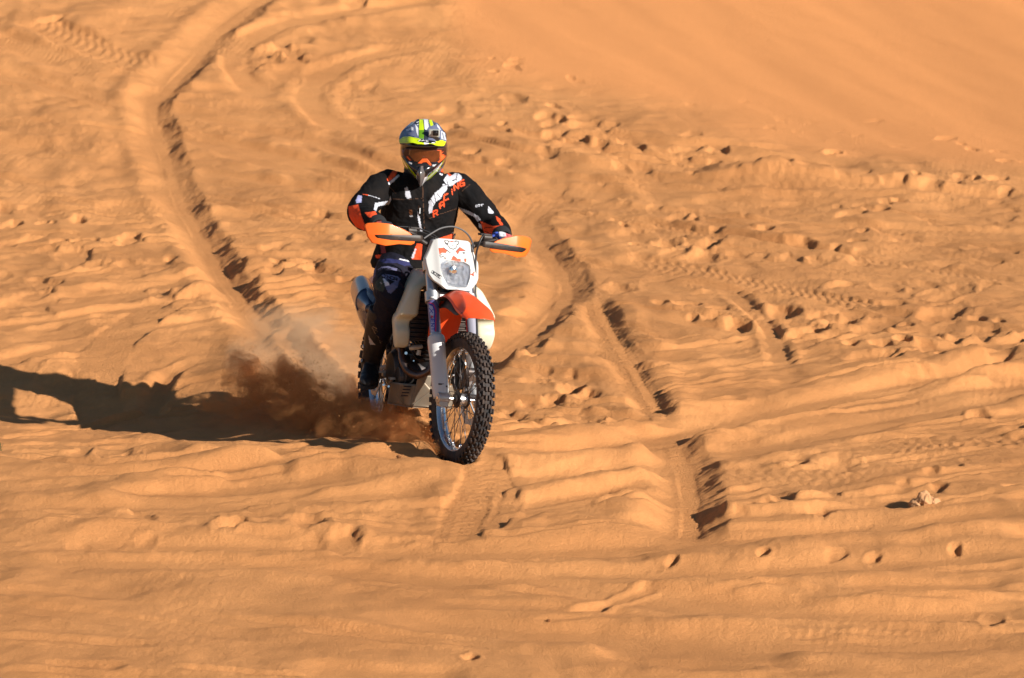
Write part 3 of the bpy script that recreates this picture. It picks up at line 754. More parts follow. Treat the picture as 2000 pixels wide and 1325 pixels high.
# ------------------------------------------------------------------ front fork
def A(t, s, dx=0, dy=0): return np.array([1.452, s * .105, .35]) + t * np.array([-.446, 0, .895]) + np.array([.895, 0, .446]) * dx + np.array([0, dy, 0])
part('front_axle', cyl((1.482, -.138, .35), (1.482, .138, .35), .009), m_chrome, bike, True)
for s in (-1, 1):
    leg = part('fork_leg', merge(cyl(A(.02, s), A(.36, s), .024, 24)), m_chrome, bike, True)
    part('fork_lug', merge(tube([A(-.03, s), A(.00, s), A(.05, s), A(.075, s)], [.026, .030, .030, .025], 20, 3), cyl((1.482, s * .075, .35), (1.482, s * .135, .35), .030, 24),
                           cyl((1.482, s * .128, .35), (1.482, s * .1375, .35), .018, 6), boxm((1.482, s * .105, .322), (.05, .05, .03))), m_alu, leg, True, bevel=.004)
    part('outer_tube', merge(tube([A(.335, s), A(.35, s), A(.42, s), A(.60, s), A(.76, s), A(.765, s)], [.027, .030, .0285, .0295, .0295, .024], 28, 1)), m_forktube, leg, True)
    # white moulded guard wrapping the front of the slider
    sec = []
    for t, rx, ry, lift in [(-.005, .040, .036, .006), (.02, .046, .041, .010), (.07, .048, .043, .012), (.15, .047, .042, .012), (.22, .048, .043, .012), (.28, .050, .045, .013), (.315, .050, .046, .013), (.335, .044, .042, .016), (.348, .030, .030, .020)]:
        ring = []
        for a in np.linspace(-2.0, 2.0, 22): ring.append(A(t, s) + np.array([.895, 0, .446]) * (lift * .3 + rx * math.cos(a)) + np.array([0, ry * math.sin(a), 0]))
        for a in np.linspace(2.0, -2.0, 22): ring.append(A(t, s) + np.array([.895, 0, .446]) * (lift * .3 + (rx - .004) * math.cos(a)) + np.array([0, (ry - .004) * math.sin(a), 0]))
        sec.append(np.array(ring))
    S2 = crspline(np.array([q.ravel() for q in sec]), 6); sec = [q.reshape(-1, 3) for q in S2]
    part('fork_guard', loft(sec), m_white, leg, True)
    part('guard_bolt', merge(cyl(A(.045, s, .047, s * -.018), A(.045, s, .052, s * -.018), .005, 8), boxm(A(.055, s, .048, s * .012), (.006, .03, .008))), m_darkmet, leg, True)
    # printed fork sticker
    stk = lathe([(0, .0303), (.16, .0303)], A(.36, s), [-.446, 0, .895], 120)
    u = np.linspace(0, 1, 90); rings = [np.array([A(.355 + .195 * q, s) + np.array([.895, 0, .446]) * .0303 * math.cos(a) + np.array([0, .0303 * math.sin(a), 0]) for a in np.linspace(-1.9, 1.9, 60)]) for q in u]
    so = part('fork_sticker', loft(rings, cap=False, closed_u=False), m_painted_gloss, leg, True, auto=False)
    BL, RD, GY = (.03, .05, .42), (.55, .02, .05), (.30, .30, .38)
    rules = [([(835, 588), (850, 585), (858, 600), (857, 655), (840, 665), (834, 640)], (.10, .10, .25)),
             (thick([(837, 592), (846, 594), (851, 606), (851, 640), (850, 660)], 2.6), RD), (thick([(838, 594), (845, 596), (849, 606), (849, 620), (848, 655)], 3.0), BL)]
    if s < 0:
        rules += [([(838, 596), (845, 599), (848, 612), (846, 622), (841, 618), (838, 606)], (.45, .50, .75)), (thick([(838, 602), (846, 612)], 1.6), BL), (thick([(839, 612), (846, 604)], 1.2), BL),
                  ([(841, 616), (847, 618), (843, 622)], RD), ([(840, 623), (848, 622), (849, 655), (842, 657)], (.42, .46, .72))]
        for k, ch in enumerate('ENTI'):
            rules += word(ch, (847.6 + k * .3, 624 + k * 8.2), (0, 1), (-1, 0), 5.2, 6, 0, 1.7, BL)
    else:
        rules = [(thick([(907, 590), (914, 660)], 2.5), RD)]
    paint(so, GY, rules)
# triple clamps
for t, nm_ in ((.56, 'lower_clamp'), (.735, 'upper_clamp')):
    o_ = (A(t, 1) + A(t, -1)) / 2
    ms = [boxm(o_ + np.array([-.02, 0, 0]), (.075, .19, .035), rotm((0, 1, 0), -RK))]
    for s in (-1, 1): ms.append(cyl(A(t - .028, s), A(t + .028, s), .041, 28)); ms.append(cyl(A(t - .016, s, .038, -s * .01), A(t - .016, s, .038, s * .03), .006, 8))
    part(nm_, merge(*ms), m_alu, bike, True, bevel=.003)
for s in (-1, 1): part('fork_cap', cyl(A(.76, s), A(.785, s), .020, 6), m_ti, bike, True)

# ------------------------------------------------------------------ handlebar and controls
bp = [(1.02, -.405, 1.165), (1.045, -.27, 1.168), (1.075, -.19, 1.155), (1.09, -.10, 1.115), (1.09, 0, 1.113), (1.09, .10, 1.115), (1.075, .19, 1.155), (1.045, .27, 1.168), (1.02, .405, 1.165)]
bar = part('handlebar', tube(bp, .0125, 16, 6), m_black, bike, True)
part('bar_clamp', merge(boxm((1.088, -.035, 1.10), (.045, .028, .06)), boxm((1.088, .035, 1.10), (.045, .028, .06))), m_alu, bar, True, bevel=.004)
for s in (-1, 1):
    g = part('grip', merge(tube([(1.018, s * .415, 1.165), (1.03, s * .34, 1.167), (1.043, s * .28, 1.168)], [.0175, .0165, .0165], 18, 4), cyl((1.017, s * .418, 1.165), (1.019, s * .41, 1.165), .020), cyl((1.043, s * .282, 1.168), (1.045, s * .275, 1.168), .024)), m_rubber, bar, True)
    part('control_lever', tube([(1.075, s * .21, 1.155), (1.105, s * .24, 1.150), (1.115, s * .30, 1.150), (1.105, s * .385, 1.152)], [.006, .007, .0055, .006], 10, 5), m_alu, bar, True)
    part('control_housing', merge(boxm((1.065, s * .225, 1.16), (.05, .05, .045)), cyl((1.09, s * .19, 1.185), (1.09, s * .24, 1.185), .020), boxm((1.085, s * .20, 1.200), (.045, .06, .012))), m_black, bar, True, bevel=.004)
# hand guards: orange shells with a black vent strip
GR = [(717, 441), (738, 436), (759, 438), (790, 450), (796, 455), (790, 459.5), (757, 459), (734, 459.5), (738, 467.5), (780, 471), (805, 475), (799, 477.5), (775, 477), (752, 479), (727, 475)]
gd_out = [(-.478, 1.190), (-.465, 1.203), (-.42, 1.212), (-.36, 1.211), (-.29, 1.192), (-.250, 1.176), (-.262, 1.158), (-.36, 1.152), (-.385, 1.140), (-.30, 1.130), (-.215, 1.122), (-.232, 1.112), (-.30, 1.112), (-.375, 1.096), (-.438, 1.105), (-.462, 1.135)]
gd_in = [(-.432, 1.147), (-.40, 1.152), (-.30, 1.160), (-.185, 1.168), (-.172, 1.166), (-.172, 1.136), (-.185, 1.134), (-.30, 1.130), (-.405, 1.126), (-.425, 1.136)]
def gx_(y, z):
    a = abs(y); return 1.150 - 1.1 * max(0, a - .36) ** 1.6 * 1.9 - .35 * abs(z - 1.15) ** 1.3 - .06 * max(0, .30 - a)
for s in (-1, 1):
    full = [(-.478, 1.190), (-.465, 1.203), (-.42, 1.212), (-.36, 1.211), (-.29, 1.192), (-.250, 1.176), (-.230, 1.162), (-.215, 1.140), (-.215, 1.122), (-.232, 1.112), (-.30, 1.112), (-.375, 1.096), (-.438, 1.105), (-.462, 1.135)]
    f3 = lambda y, z, s=s: (gx_(y, z), -s * y * (1 if s > 0 else 1), z)
    v, f = disc_patch([(y, z) for y, z in full], 14, lambda y, z, s=s: (gx_(y, z), s * abs(y), z), 120)
    g = part('handguard', (v, f), m_orange, bar, True, solid=.004, auto=False)
    v, f = disc_patch(gd_in, 8, lambda y, z, s=s: (gx_(y, z) + .006 - .25 * (z - 1.148) ** 2 * 20, s * abs(y), z), 90)
    part('handguard_vent', (v, f), m_black, bar, True, solid=.008, auto=True)
    part('handguard_mount', merge(tube([(1.12, s * .20, 1.152), (1.10, s * .17, 1.15), (1.08, s * .15, 1.148)], [.016, .014, .013], 12, 4, sq=.8), tube([(1.13, s * .25, 1.178), (1.12, s * .21, 1.168), (1.10, s * .18, 1.152)], [.008, .010, .010], 10, 4)), m_black, bar, True)
    part('guard_end_bolt', cyl((1.02, s * .42, 1.165), (1.075, s * .455, 1.16), .007), m_black, bar, True)
# cables and hoses
part('brake_hose', tube([(1.10, .19, 1.17), (1.17, .16, 1.20), (1.19, .13, 1.15), (1.18, .125, 1.08), (1.21, .125, .95), (1.24, .125, .84), (1.31, .120, .70), (1.40, .095, .55), (1.44, .080, .46)], .0055, 10, 8), m_cable, bike, True)
hp = [LP(828, 466, 'x', 1.14, True), LP(843, 456, 'x', 1.13, True), LP(862, 446, 'x', 1.12, True), LP(884, 443, 'x', 1.11, True), LP(902, 449, 'x', 1.11, True), LP(915, 460, 'x', 1.12, True), LP(923, 476, 'x', 1.15, True), LP(924, 492, 'x', 1.17, True)]
part('clutch_hose', tube(hp, .0045, 10, 6), m_hose, bike, True)
hp = [LP(776, 443, 'x', 1.08, True), LP(800, 444, 'x', 1.09, True), LP(822, 448, 'x', 1.10, True), LP(842, 456, 'x', 1.12, True), LP(856, 466, 'x', 1.14, True)]
part('throttle_cable', merge(tube(hp, .004, 10, 6), tube([p + [0, 0, -.014] for p in hp], .0035, 10, 6)), m_cable, bike, True)
part('ignition_loop', tube([LP(884, 466, 'x', 1.13, True), LP(887, 459, 'x', 1.12, True), LP(889, 457, 'x', 1.12, True), LP(888, 463, 'x', 1.13, True), LP(884, 468, 'x', 1.13, True)], .0025, 8, 5), m_cable, bike, True)

# ------------------------------------------------------------------ headlamp mask
hm = [(0, 1.160), (.085, 1.158), (.105, 1.148), (.128, 1.09), (.148, 1.048), (.147, 1.025), (.138, .970), (.122, .945), (.066, .905), (.052, .903), (0, .907)]
hm = hm + [(-y, z) for y, z in hm[::-1] if y > 0]
lp = [(0, 1.052), (.045, 1.050), (.074, 1.036), (.078, 1.010), (.070, .970), (.052, .927), (.044, .920), (0, .916)]
lp = [(y * 1.10, z) for y, z in lp]
lp = lp + [(-y, z) for y, z in lp[::-1] if y > 0]
def byangle(poly, n=440):
    P = resample(poly, 1600); a = np.arctan2(P[:, 1] - .985, P[:, 0]); t = np.linspace(-np.pi, np.pi, n, endpoint=False)
    o = np.argsort(a); a = a[o]; P = P[o]; A3 = np.concatenate([a - 2 * np.pi, a, a + 2 * np.pi]); P3 = np.vstack([P, P, P])
    return np.stack([np.interp(t, A3, P3[:, k]) for k in (0, 1)], -1)
OM, IM = byangle(hm), byangle(lp)
def mx_(y, z):
    a = abs(y); x = 1.275 - .52 * (z - .91)
    x -= .9 * max(0, a - .05) ** 1.35                              # side wings sweep back
    x += .010 * math.exp(-((a - .085) / .02) ** 2) * (z > .9)
    return x
v, f = ringpatch(OM, IM, 84, lambda y, z: (mx_(y, z), y, z)); nv = len(OM)
back = []                                                         # returned rim around the outer edge and into the lamp hole
vo = v[:nv] + (v[:nv] - np.array([1.2, 0, 1.03])) * [0, .02, .01] + [-.035, 0, 0]
vi = v[-nv:] * [1, .96, 1] + [-.018, 0, .0]
V = np.vstack([v, vo, vi]); k0, k1 = len(v), len(v) + nv
for j in range(nv):
    l = (j + 1) % nv; f.append((j, k0 + j, k0 + l, l)); f.append((len(v) - nv + l, len(v) - nv + j, k1 + j, k1 + l)[::-1])
mk = part('headlamp_mask', (V, f), m_painted_gloss, bike, True, auto=False)
bm = bmesh.new(); bm.from_mesh(mk.data); bmesh.ops.recalc_face_normals(bm, faces=bm.faces); bm.to_mesh(mk.data); bm.free()
Z1 = lambda x, y: (820 + x / 11.043, 455 + y / 11.043)
def Zp(*pts): return [Z1(*p) for p in pts]
WH, OR, BK, GYl = (.62, .63, .62), (.80, .09, .03), (.015, .015, .02), (.52, .54, .56)
RM = [(Zp((400, 330), (505, 318), (590, 385), (560, 440), (480, 430), (425, 470)), OR), (thick(Zp((505, 320), (680, 450)), 1.7), BK), (Zp((870, 310), (985, 380), (860, 385), (815, 465), (775, 410)), OR),
      (thick(Zp((870, 308), (775, 412)), 1.7), BK), (thick(Zp((985, 385), (850, 392), (815, 465)), 1.36), BK), (Zp((720, 500), (800, 560), (880, 560), (885, 620), (660, 585)), OR), (thick(Zp((720, 495), (800, 555)), 1.36), BK),
      (Zp((955, 555), (1005, 555), (1000, 640), (955, 620)), OR), (thick(Zp((920, 430), (975, 435)), 2.04), BK), (thick(Zp((930, 445), (965, 448)), 1.36), BK),
      (Zp((560, 440), (600, 410), (690, 500), (690, 570), (650, 580)), GYl), (Zp((650, 440), (760, 420), (800, 480), (730, 500)), GYl), (thick(Zp((470, 460), (430, 490), (450, 530), (520, 500)), 1.7), BK),
      (Zp((520, 530), (560, 535), (565, 575), (525, 575)), BK), (Zp((532, 545), (552, 548), (552, 565), (535, 565)), (.6, .4, .25)),
      (Zp((470, 540), (520, 560), (590, 580), (560, 640), (440, 640)), GYl),
      # black outlined emblem at the top: a plain badge with two ears
      (Zp((520, 165), (600, 160), (640, 185), (740, 180), (780, 165), (855, 190), (850, 240), (805, 270), (790, 330), (725, 365), (640, 340), (595, 270), (545, 235)), BK),
      (Zp((545, 180), (590, 172), (615, 200), (600, 225), (560, 215)), WH), (Zp((790, 185), (835, 200), (830, 235), (800, 240), (780, 215)), WH),
      (Zp((625, 195), (770, 190), (795, 250), (780, 320), (722, 345), (650, 325), (605, 260)), WH), (Zp((660, 172), (720, 178), (705, 205), (665, 200)), OR), (Zp((690, 262), (735, 275), (715, 292)), BK),
      (thick(Zp((640, 290), (690, 310), (770, 310)), 1.19), (.3, .3, .32)), (thick(Zp((640, 230), (680, 245)), 1.02), (.3, .3, .32)), (thick(Zp((740, 240), (770, 235)), 1.02), (.3, .3, .32)),
      # maker's box on the left wing
      (thick(Zp((265, 812), (480, 945), (435, 990), (243, 855), (265, 812)), 1.36), BK)]
RM += word('KTM', Z1(300, 832), nrm((.83, .55)), nrm((-.45, .80)), 4.0, 4.2, 1.0, 1.5, BK)
RM += [(Zp((1070, 890), (1140, 878), (1150, 850), (1200, 830), (1160, 880), (1170, 945)), OR), (thick(Zp((1140, 870), (1150, 915), (1170, 930)), 1.19), BK)]
paint(mk, WH, RM, minfront=.0)
def rfl(y, z):
    q = max(0, 1 - (y / .078) ** 2 - ((z - .982) / .07) ** 2); g = lambda a, b, k: float(perlin(np.array([a]), np.array([b]), k)[0])
    return (mx_(y, z) - .010 - .016 * q + .0075 * min(1, q * 4) * (g(y * 42, z * 42, 5) + .6 * round(2 * g(y * 24, z * 60, 8)) / 2), y, z)
part('headlamp_reflector', disc_patch(lp, 34, rfl, 160), m_reflect, bike, True)
part('headlamp_bulb', merge(lathe([(-.01, .004), (0, .022), (.006, .024), (.012, .019), (.016, .0)], (1.232, -.018, 1.005), [1, 0, .1], 28), lathe([(0, .006), (.02, .005), (.024, 0)], (1.241, -.018, 1.004), [1, 0, .1], 16)), m_chrome, bike, True)
part('headlamp_lens', disc_patch(lp, 10, lambda y, z: (mx_(y, z) - .002 + .010 * max(0, 1 - (y / .08) ** 2 - ((z - .985) / .075) ** 2), y, z), 120), m_glass, bike, True, solid=.002)
part('mask_back', merge(boxm((1.155, 0, 1.04), (.03, .17, .20), rotm((0, 1, 0), -.45)), boxm((1.18, 0, .95), (.07, .12, .09), rotm((0, 1, 0), -.45))), m_black, bike, True, bevel=.01)

# ------------------------------------------------------------------ front fender
def fy(u, w): return u * w
st_ = [(1.17, .870, .030, .028, .072), (1.26, .895, .028, .032, .080), (1.34, .901, .030, .036, .086), (1.42, .890, .036, .046, .090), (1.50, .864, .050, .056, .092), (1.58, .832, .070, .045, .093), (1.645, .801, .084, .018, .090), (1.672, .784, .074, .010, .078)]
ct = []
for x, z, wt, dz, wf in st_:
    row = []
    for q in (-1, -.97, -.2, 0, .2, .97, 1):
        a_ = abs(q); s_ = 1 if q > 0 else -1
        if a_ == 1: yq, zq = wf * s_, z - dz
        elif a_ == .97: yq, zq = (wt + (wf - wt) * .10) * s_, z - .003 - dz * .08
        else: yq, zq = wt * q * 3.5, z + .003 * (1 - a_ * 3)
        row.append((x - (.045 * (yq / .08) ** 2 if x > 1.64 else 0), yq, zq))
    ct.append(row)
part('front_fender', gridpatch(ct, 6, 4), m_fender, bike, True, solid=.0035)
part('fender_underside', gridpatch([[(x, q * w_ * .97, z - .016 - .075 * abs(q) ** 1.5 * min(1, (1.60 - x) / .12)) for q in (-1, -.5, 0, .5, 1)] for x, z, _w, dz, w_ in st_[:-2]], 4, 4), m_black, bike, True, solid=.004)
ct = []
for x, z, w_, cv in [(1.205, .835, .070, .01), (1.165, .80, .082, .015), (1.130, .74, .086, .02), (1.098, .67, .080, .025), (1.075, .60, .068, .025), (1.065, .555, .050, .02)]:
    ct.append([(x + cv * abs(q) ** 2 * 1.6, q * w_, z) for q in (-1, -.8, -.4, 0, .4, .8, 1)])
part('rear_fender_flap', gridpatch(ct, 6, 4), m_fender, bike, True, solid=.003)

# front brake caliper on the left leg, seen through the wheel
part('brake_caliper', merge(boxm((1.40, .072, .455), (.06, .045, .11), rotm((0, 1, 0), -.45)), cyl((1.415, .04, .49), (1.415, .095, .49), .024), cyl((1.395, .04, .435), (1.395, .095, .435), .024),
     tube([(1.42, .085, .40), (1.45, .085, .38), (1.46, .08, .43)], .006, 8, 4)), m_darkmet, bike, True, bevel=.005)
lg = [(904, 664), (900, 680), (898, 700), (901, 716), (895, 730), (892, 748), (893, 762)]
part('brake_line_guard', tube([LP(px, py, 'y', .055, True) for px, py in lg], [.012, .020, .014, .022, .017, .024, .018], 14, 5), mat('black_moulded_guard', (.015, .015, .017), .4, vary=.2), bike, True)

# ------------------------------------------------------------------ fuel tank with its two big side wings
def wing(sy, k):
    secs = []
    for z, yo, yi, xf, xb in [(.972, .060, .0, .90, .60), (.955, .100, .0, 1.00, .55), (.930, .140, .02, 1.045, .55), (.895, .178, .105, 1.070, .58), (.84, .208, .118, 1.085, .62), (.775, .240, .125, 1.090, .66), (.752, .248, .128, 1.088, .68), (.728, .252, .142, 1.045, .70), (.70, .254, .158, 1.040, .72), (.66, .254, .160, 1.058, .76), (.61, .246, .160, 1.05, .80), (.580, .236, .165, 1.03, .84), (.572, .225, .175, 1.00, .88)]:
        yc, hw = (yo + yi) / 2, (yo - yi) / 2; xc, hx = (xf + xb) / 2, (xf - xb) / 2
        ring = []
        for a in np.linspace(0, 2 * np.pi, 36, endpoint=False):
            c_, s_ = math.cos(a), math.sin(a); e = .36
            xx = xc + hx * abs(c_) ** e * np.sign(c_); ring.append((xx, sy * k * (yc + hw * abs(s_) ** e * np.sign(s_)) * (1 - .95 * (xf - xx)), z))
        secs.append(np.array(ring))
    S2 = crspline(np.array([q.ravel() for q in secs]), 5); secs = [q.reshape(-1, 3) for q in S2]
    return loft(secs)
tank = part('fuel_tank', merge(wing(-1, 1.0), wing(1, 1.25)), m_tank, bike)
part('tank_cap', merge(cyl((.80, 0, .965), (.80, 0, .995), .035, 24), cyl((.80, 0, .995), (.80, 0, 1.003), .028, 24)), m_black, tank, bevel=.003)
for s in (-1, 1):
    v, f = boxm((1.00, s * .112, .745), (.030, .105, .255)); ms = [(v, f)]
    for k in range(11): ms.append(boxm((1.022, s * .112, .63 + k * .0235), (.014, .095, .005), rotm((0, 1, 0), .5)))
    r_ = part('radiator', merge(*ms), m_darkmet, bike, bevel=.002)
    part('radiator_guard', merge(boxm((1.03, s * .062, .745), (.01, .006, .26)), boxm((1.03, s * .162, .745), (.01, .006, .26)), boxm((1.03, s * .112, .874), (.01, .10, .007)), boxm((1.03, s * .112, .616), (.01, .10, .007))), m_black, r_)
# ------------------------------------------------------------------ frame, engine
part('frame', merge(tube([(1.10, 0, .96), (1.08, 0, .80), (1.03, 0, .56), (.985, 0, .43)], .022, 14), tube([(.985, -.0, .45), (.95, -.09, .33), (.80, -.11, .27), (.60, -.12, .29), (.52, -.10, .42), (.50, -.08, .60), (.56, -.05, .84), (1.02, -.02, .93)], .016, 12),
     tube([(.985, .0, .45), (.95, .09, .33), (.80, .11, .27), (.60, .12, .29), (.52, .10, .42), (.50, .08, .60), (.56, .05, .84), (1.02, .02, .93)], .016, 12), cyl((1.14, 0, .86), (1.06, 0, 1.02), .032)), mat('frame_paint', (.03, .03, .035), .45, vary=.2), bike)
eng = part('engine', merge(tube([(.66, -.13, .43), (.66, .12, .43)], .125, 28, 1), tube([(.80, -.13, .42), (.80, .12, .42)], .105, 28, 1), boxm((.74, 0, .42), (.26, .2, .2)), tube([(.83, 0, .48), (.90, 0, .73)], .075, 20, 1), boxm((.905, 0, .73), (.12, .14, .09), rotm((0, 1, 0), .3)),
     tube([(.66, -.13, .43), (.66, -.155, .43)], [.11, .09], 28, 1), tube([(.80, -.13, .40), (.80, -.15, .40)], [.07, .055], 24, 1)), m_darkmet, bike, bevel=.004)
part('cylinder_fins', merge(*[boxm((.85 + k * .009, 0, .53 + k * .022), (.165, .17, .006), rotm((0, 1, 0), .28)) for k in range(7)]), m_darkmet, eng)
for px, py, r in [(793, 690, .008), (818, 688, .010), (808, 705, .004), (790, 718, .007), (749, 752, .006), (759, 755, .006)]: part('engine_bolt', cyl(LP(px, py, 'x', .93), LP(px, py, 'x', .955), r, 10), m_chrome, eng)
hd = LP(808, 680, 'x', .96)
part('cylinder_head_cover', merge(tube([LP(799, 681, 'x', .97), LP(808, 679, 'x', .975), LP(824, 677, 'x', .97)], [.012, .018, .014], 14, 5, sq=.8), tube([LP(819, 684, 'x', .97), LP(817, 694, 'x', .97)], [.011, .013], 12, 1)), mat('bare_alloy', (.62, .60, .55), .45, metal=.2, vary=.1), eng)
pe, pf = LP(704, 562, 'x', -.10), LP(717, 596, 'x', .34); axs = nrm(pe - pf)
hp = [(.94, -.02, .70), (1.02, -.05, .64), LP(846, 690, 'x', 1.03), LP(845, 712, 'x', 1.03), LP(835, 726, 'x', 1.02), LP(815, 733, 'x', 1.0), LP(797, 725, 'x', .97), LP(787, 706, 'x', .94), LP(784, 682, 'x', .90), (.80, -.16, .66), (.62, -.13, .74), tuple(pf - axs * .10)]
part('exhaust_header', tube(hp, [.018, .019, .020, .021, .021, .021, .021, .021, .021, .021, .022, .024], 20, 8), m_header, bike)
# silencer with its stamped lettering
pe, pf = LP(704, 562, 'x', -.10), LP(717, 596, 'x', .34); axs = nrm(pe - pf); sil = []
o0 = pe - axs * .36
up = nrm(np.cross(axs, np.cross([0, 0, 1.], axs))); sd_ = np.cross(axs, up)
for t, r in [(-.20, .022), (-.12, .030), (-.04, .052), (-.02, .060), (.0, .0640), (.2, .066), (.31, .064), (.345, .056), (.36, .040)]:
    a = np.linspace(0, 2 * np.pi, 90, endpoint=False)
    sil.append(o0 + axs * t + r * (np.cos(a)[:, None] * sd_ * .92 + np.sin(a)[:, None] * up * 1.22))
S2 = crspline(np.array([q.ravel() for q in sil]), 9); sil = [q.reshape(-1, 3) for q in S2]
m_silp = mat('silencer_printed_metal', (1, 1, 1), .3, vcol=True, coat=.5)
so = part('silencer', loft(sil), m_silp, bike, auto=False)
rul = []
for k, ch in enumerate('AKRAP'):
    rul += word(ch, (693.5 + k * 2.0, 553 + k * 5.2), nrm((.38, 1)), nrm((-1, .38)), 3.6, 4.0, 0, .9, (.01, .01, .02), 0.)
paint(so, (.012, .045, .13), rul)  # navy base colour stands in for blue sky reflected in the metal
# right-hand side panel (number plate), left one too
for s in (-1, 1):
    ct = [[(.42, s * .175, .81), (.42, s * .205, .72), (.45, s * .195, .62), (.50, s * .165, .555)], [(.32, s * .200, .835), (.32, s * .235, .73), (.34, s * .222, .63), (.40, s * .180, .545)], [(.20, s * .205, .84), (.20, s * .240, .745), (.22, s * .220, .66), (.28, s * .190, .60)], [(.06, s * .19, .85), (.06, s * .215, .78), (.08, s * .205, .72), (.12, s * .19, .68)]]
    part('side_panel', gridpatch(ct, 5, 5), mat('side_panel_plastic', (.02, .035, .085), .22, coat=.6, vary=.1, dust=.04), bike, solid=.004)  # sky reflection painted in: the panel's navy carries its blue
part('seat', loft([np.array([(x, w_ * math.cos(a) , z + (.045 if math.sin(a) > 0 else .05) * math.sin(a)) for a in np.linspace(0, 2 * np.pi, 24, endpoint=False)]) for x, w_, z in [(-.04, .05, .92), (-.0, .075, .915), (.1, .09, .912), (.35, .105, .905), (.6, .095, .905), (.8, .07, .93), (.86, .04, .945)]]), m_seat, bike)
part('rear_fender', gridpatch([[(x, q * w_, z - .03 * abs(q) ** 2) for q in (-1, -.5, 0, .5, 1)] for x, w_, z in [(.25, .08, .83), (.1, .075, .85), (-.12, .07, .87), (-.3, .045, .875)]], 6, 4), m_orange, bike, solid=.004)
# swingarm, chain, pegs, levers
part('swingarm', merge(tube([(.50, -.085, .42), (.30, -.10, .38), (.0, -.095, .335), (-.05, -.095, .33)], [.030, .028, .022, .018], 12, 4, sq=1.3), tube([(.50, .085, .42), (.30, .10, .38), (.0, .095, .335), (-.05, .095, .33)], [.030, .028, .022, .018], 12, 4, sq=1.3), cyl((.46, -.09, .42), (.46, .09, .42), .03), cyl((0, -.11, .335), (0, .11, .335), .012)), m_darkmet, bike, bevel=.002)
part('chain', tube([(.58, .075, .46), (.1, .075, .43), (-.08, .075, .38), (-.10, .075, .30), (.0, .075, .235), (.1, .075, .24), (.58, .075, .38)], .007, 8, 5), m_darkmet, bike)
part('rear_shock', merge(cyl((.40, 0, .45), (.46, 0, .78), .018), *[lathe([(-.004, .034), (0, .038), (.004, .034), (0, .030), (-.004, .034)], np.array([.41, 0, .50]) + np.array([.045, 0, .24]) * k / 8, [.18, 0, .98], 24) for k in range(9)]), m_white, bike)
for s in (-1, 1):
    pg = [boxm((.55, s * .195, .405), (.055, .085, .010)), boxm((.55, s * .15, .395), (.03, .03, .03))]
    for k in range(5): pg.append(boxm((.53 if k % 2 else .572, s * (.165 + k * .015), .413), (.006, .008, .012)))
    part('foot_peg', merge(*pg), m_alu, bike, bevel=.001)
part('brake_pedal', merge(tube([(.53, -.15, .36), (.65, -.165, .335), (.74, -.165, .37), (.78, -.17, .385)], .007, 10, 5), boxm((.785, -.175, .39), (.035, .03, .012))), m_alu, bike)
part('gear_lever', tube([(.56, .15, .36), (.66, .165, .37), (.74, .17, .41), (.74, .20, .41)], .006, 10, 5), m_alu, bike)
part('kickstand', tube([(.50, .14, .38), (.25, .17, .40), (.16, .18, .43)], [.012, .010, .016], 10, 4), m_alu, bike)
# skid plate: a folded sheet with slots in its right cheek
q_ = lambda px, py, x: LP(px, py, 'x', x)
P1, P2, P3, P4 = q_(783, 749, .93), q_(813, 751, .975), q_(800, 795, .955), q_(775, 772, .90)
P5, P6 = q_(817, 734, 1.0), q_(843, 734, 1.005); P7 = q_(846, 795, .97); P4b = q_(789, 793, .90)
def quadp(a, b, c, d, n=10, m=10):
    R_ = []; 
    for i in range(n + 1):
        for j in range(m + 1):
            u, v_ = i / n, j / m; R_.append((1 - u) * ((1 - v_) * a + v_ * b) + u * ((1 - v_) * d + v_ * c))
    k = m + 1
    return np.array(R_), [(i * k + j, i * k + j + 1, (i + 1) * k + j + 1, (i + 1) * k + j) for i in range(n) for j in range(m)]
mirp = lambda p: p * [1, -1, 1]
bk = np.array([-.30, -.01, -.015])
ms = [quadp(P1, P2, P3, P4b), quadp(P1, P4b, P4, P4), quadp(P2, P5, q_(843, 762, 1.0), P3), quadp(P5, P6, q_(843, 762, 1.0), q_(843, 762, 1.0)), quadp(P3, q_(843, 762, 1.0), mirp(P3) , P7 * [1, 0, 1] + [0, .0, 0]),
      quadp(P4b, P3, P3 + bk, P4b + bk), quadp(P3, mirp(P3), mirp(P3) + bk, P3 + bk), quadp(P1, P4b, P4b + bk, P1 + bk * .6), quadp(mirp(P1), mirp(P2), mirp(P3), mirp(P4b)), quadp(mirp(P2), mirp(P5), P5, P2), quadp(P2, mirp(P2), mirp(P3), P3)]
sk = part('skid_plate', merge(*ms), m_bronze, bike, solid=.004)
sl = []
for k in range(4):
    a = q_(788.5 - k * 1.7, 755 + k * 6.0, .96); b2 = q_(803.5 - k * 2.2, 755.5 + k * 6.0, .983)
    sl.append(tube([a, b2], .0035, 8, 1))
part('skid_plate_slots', merge(*sl), m_black, sk)
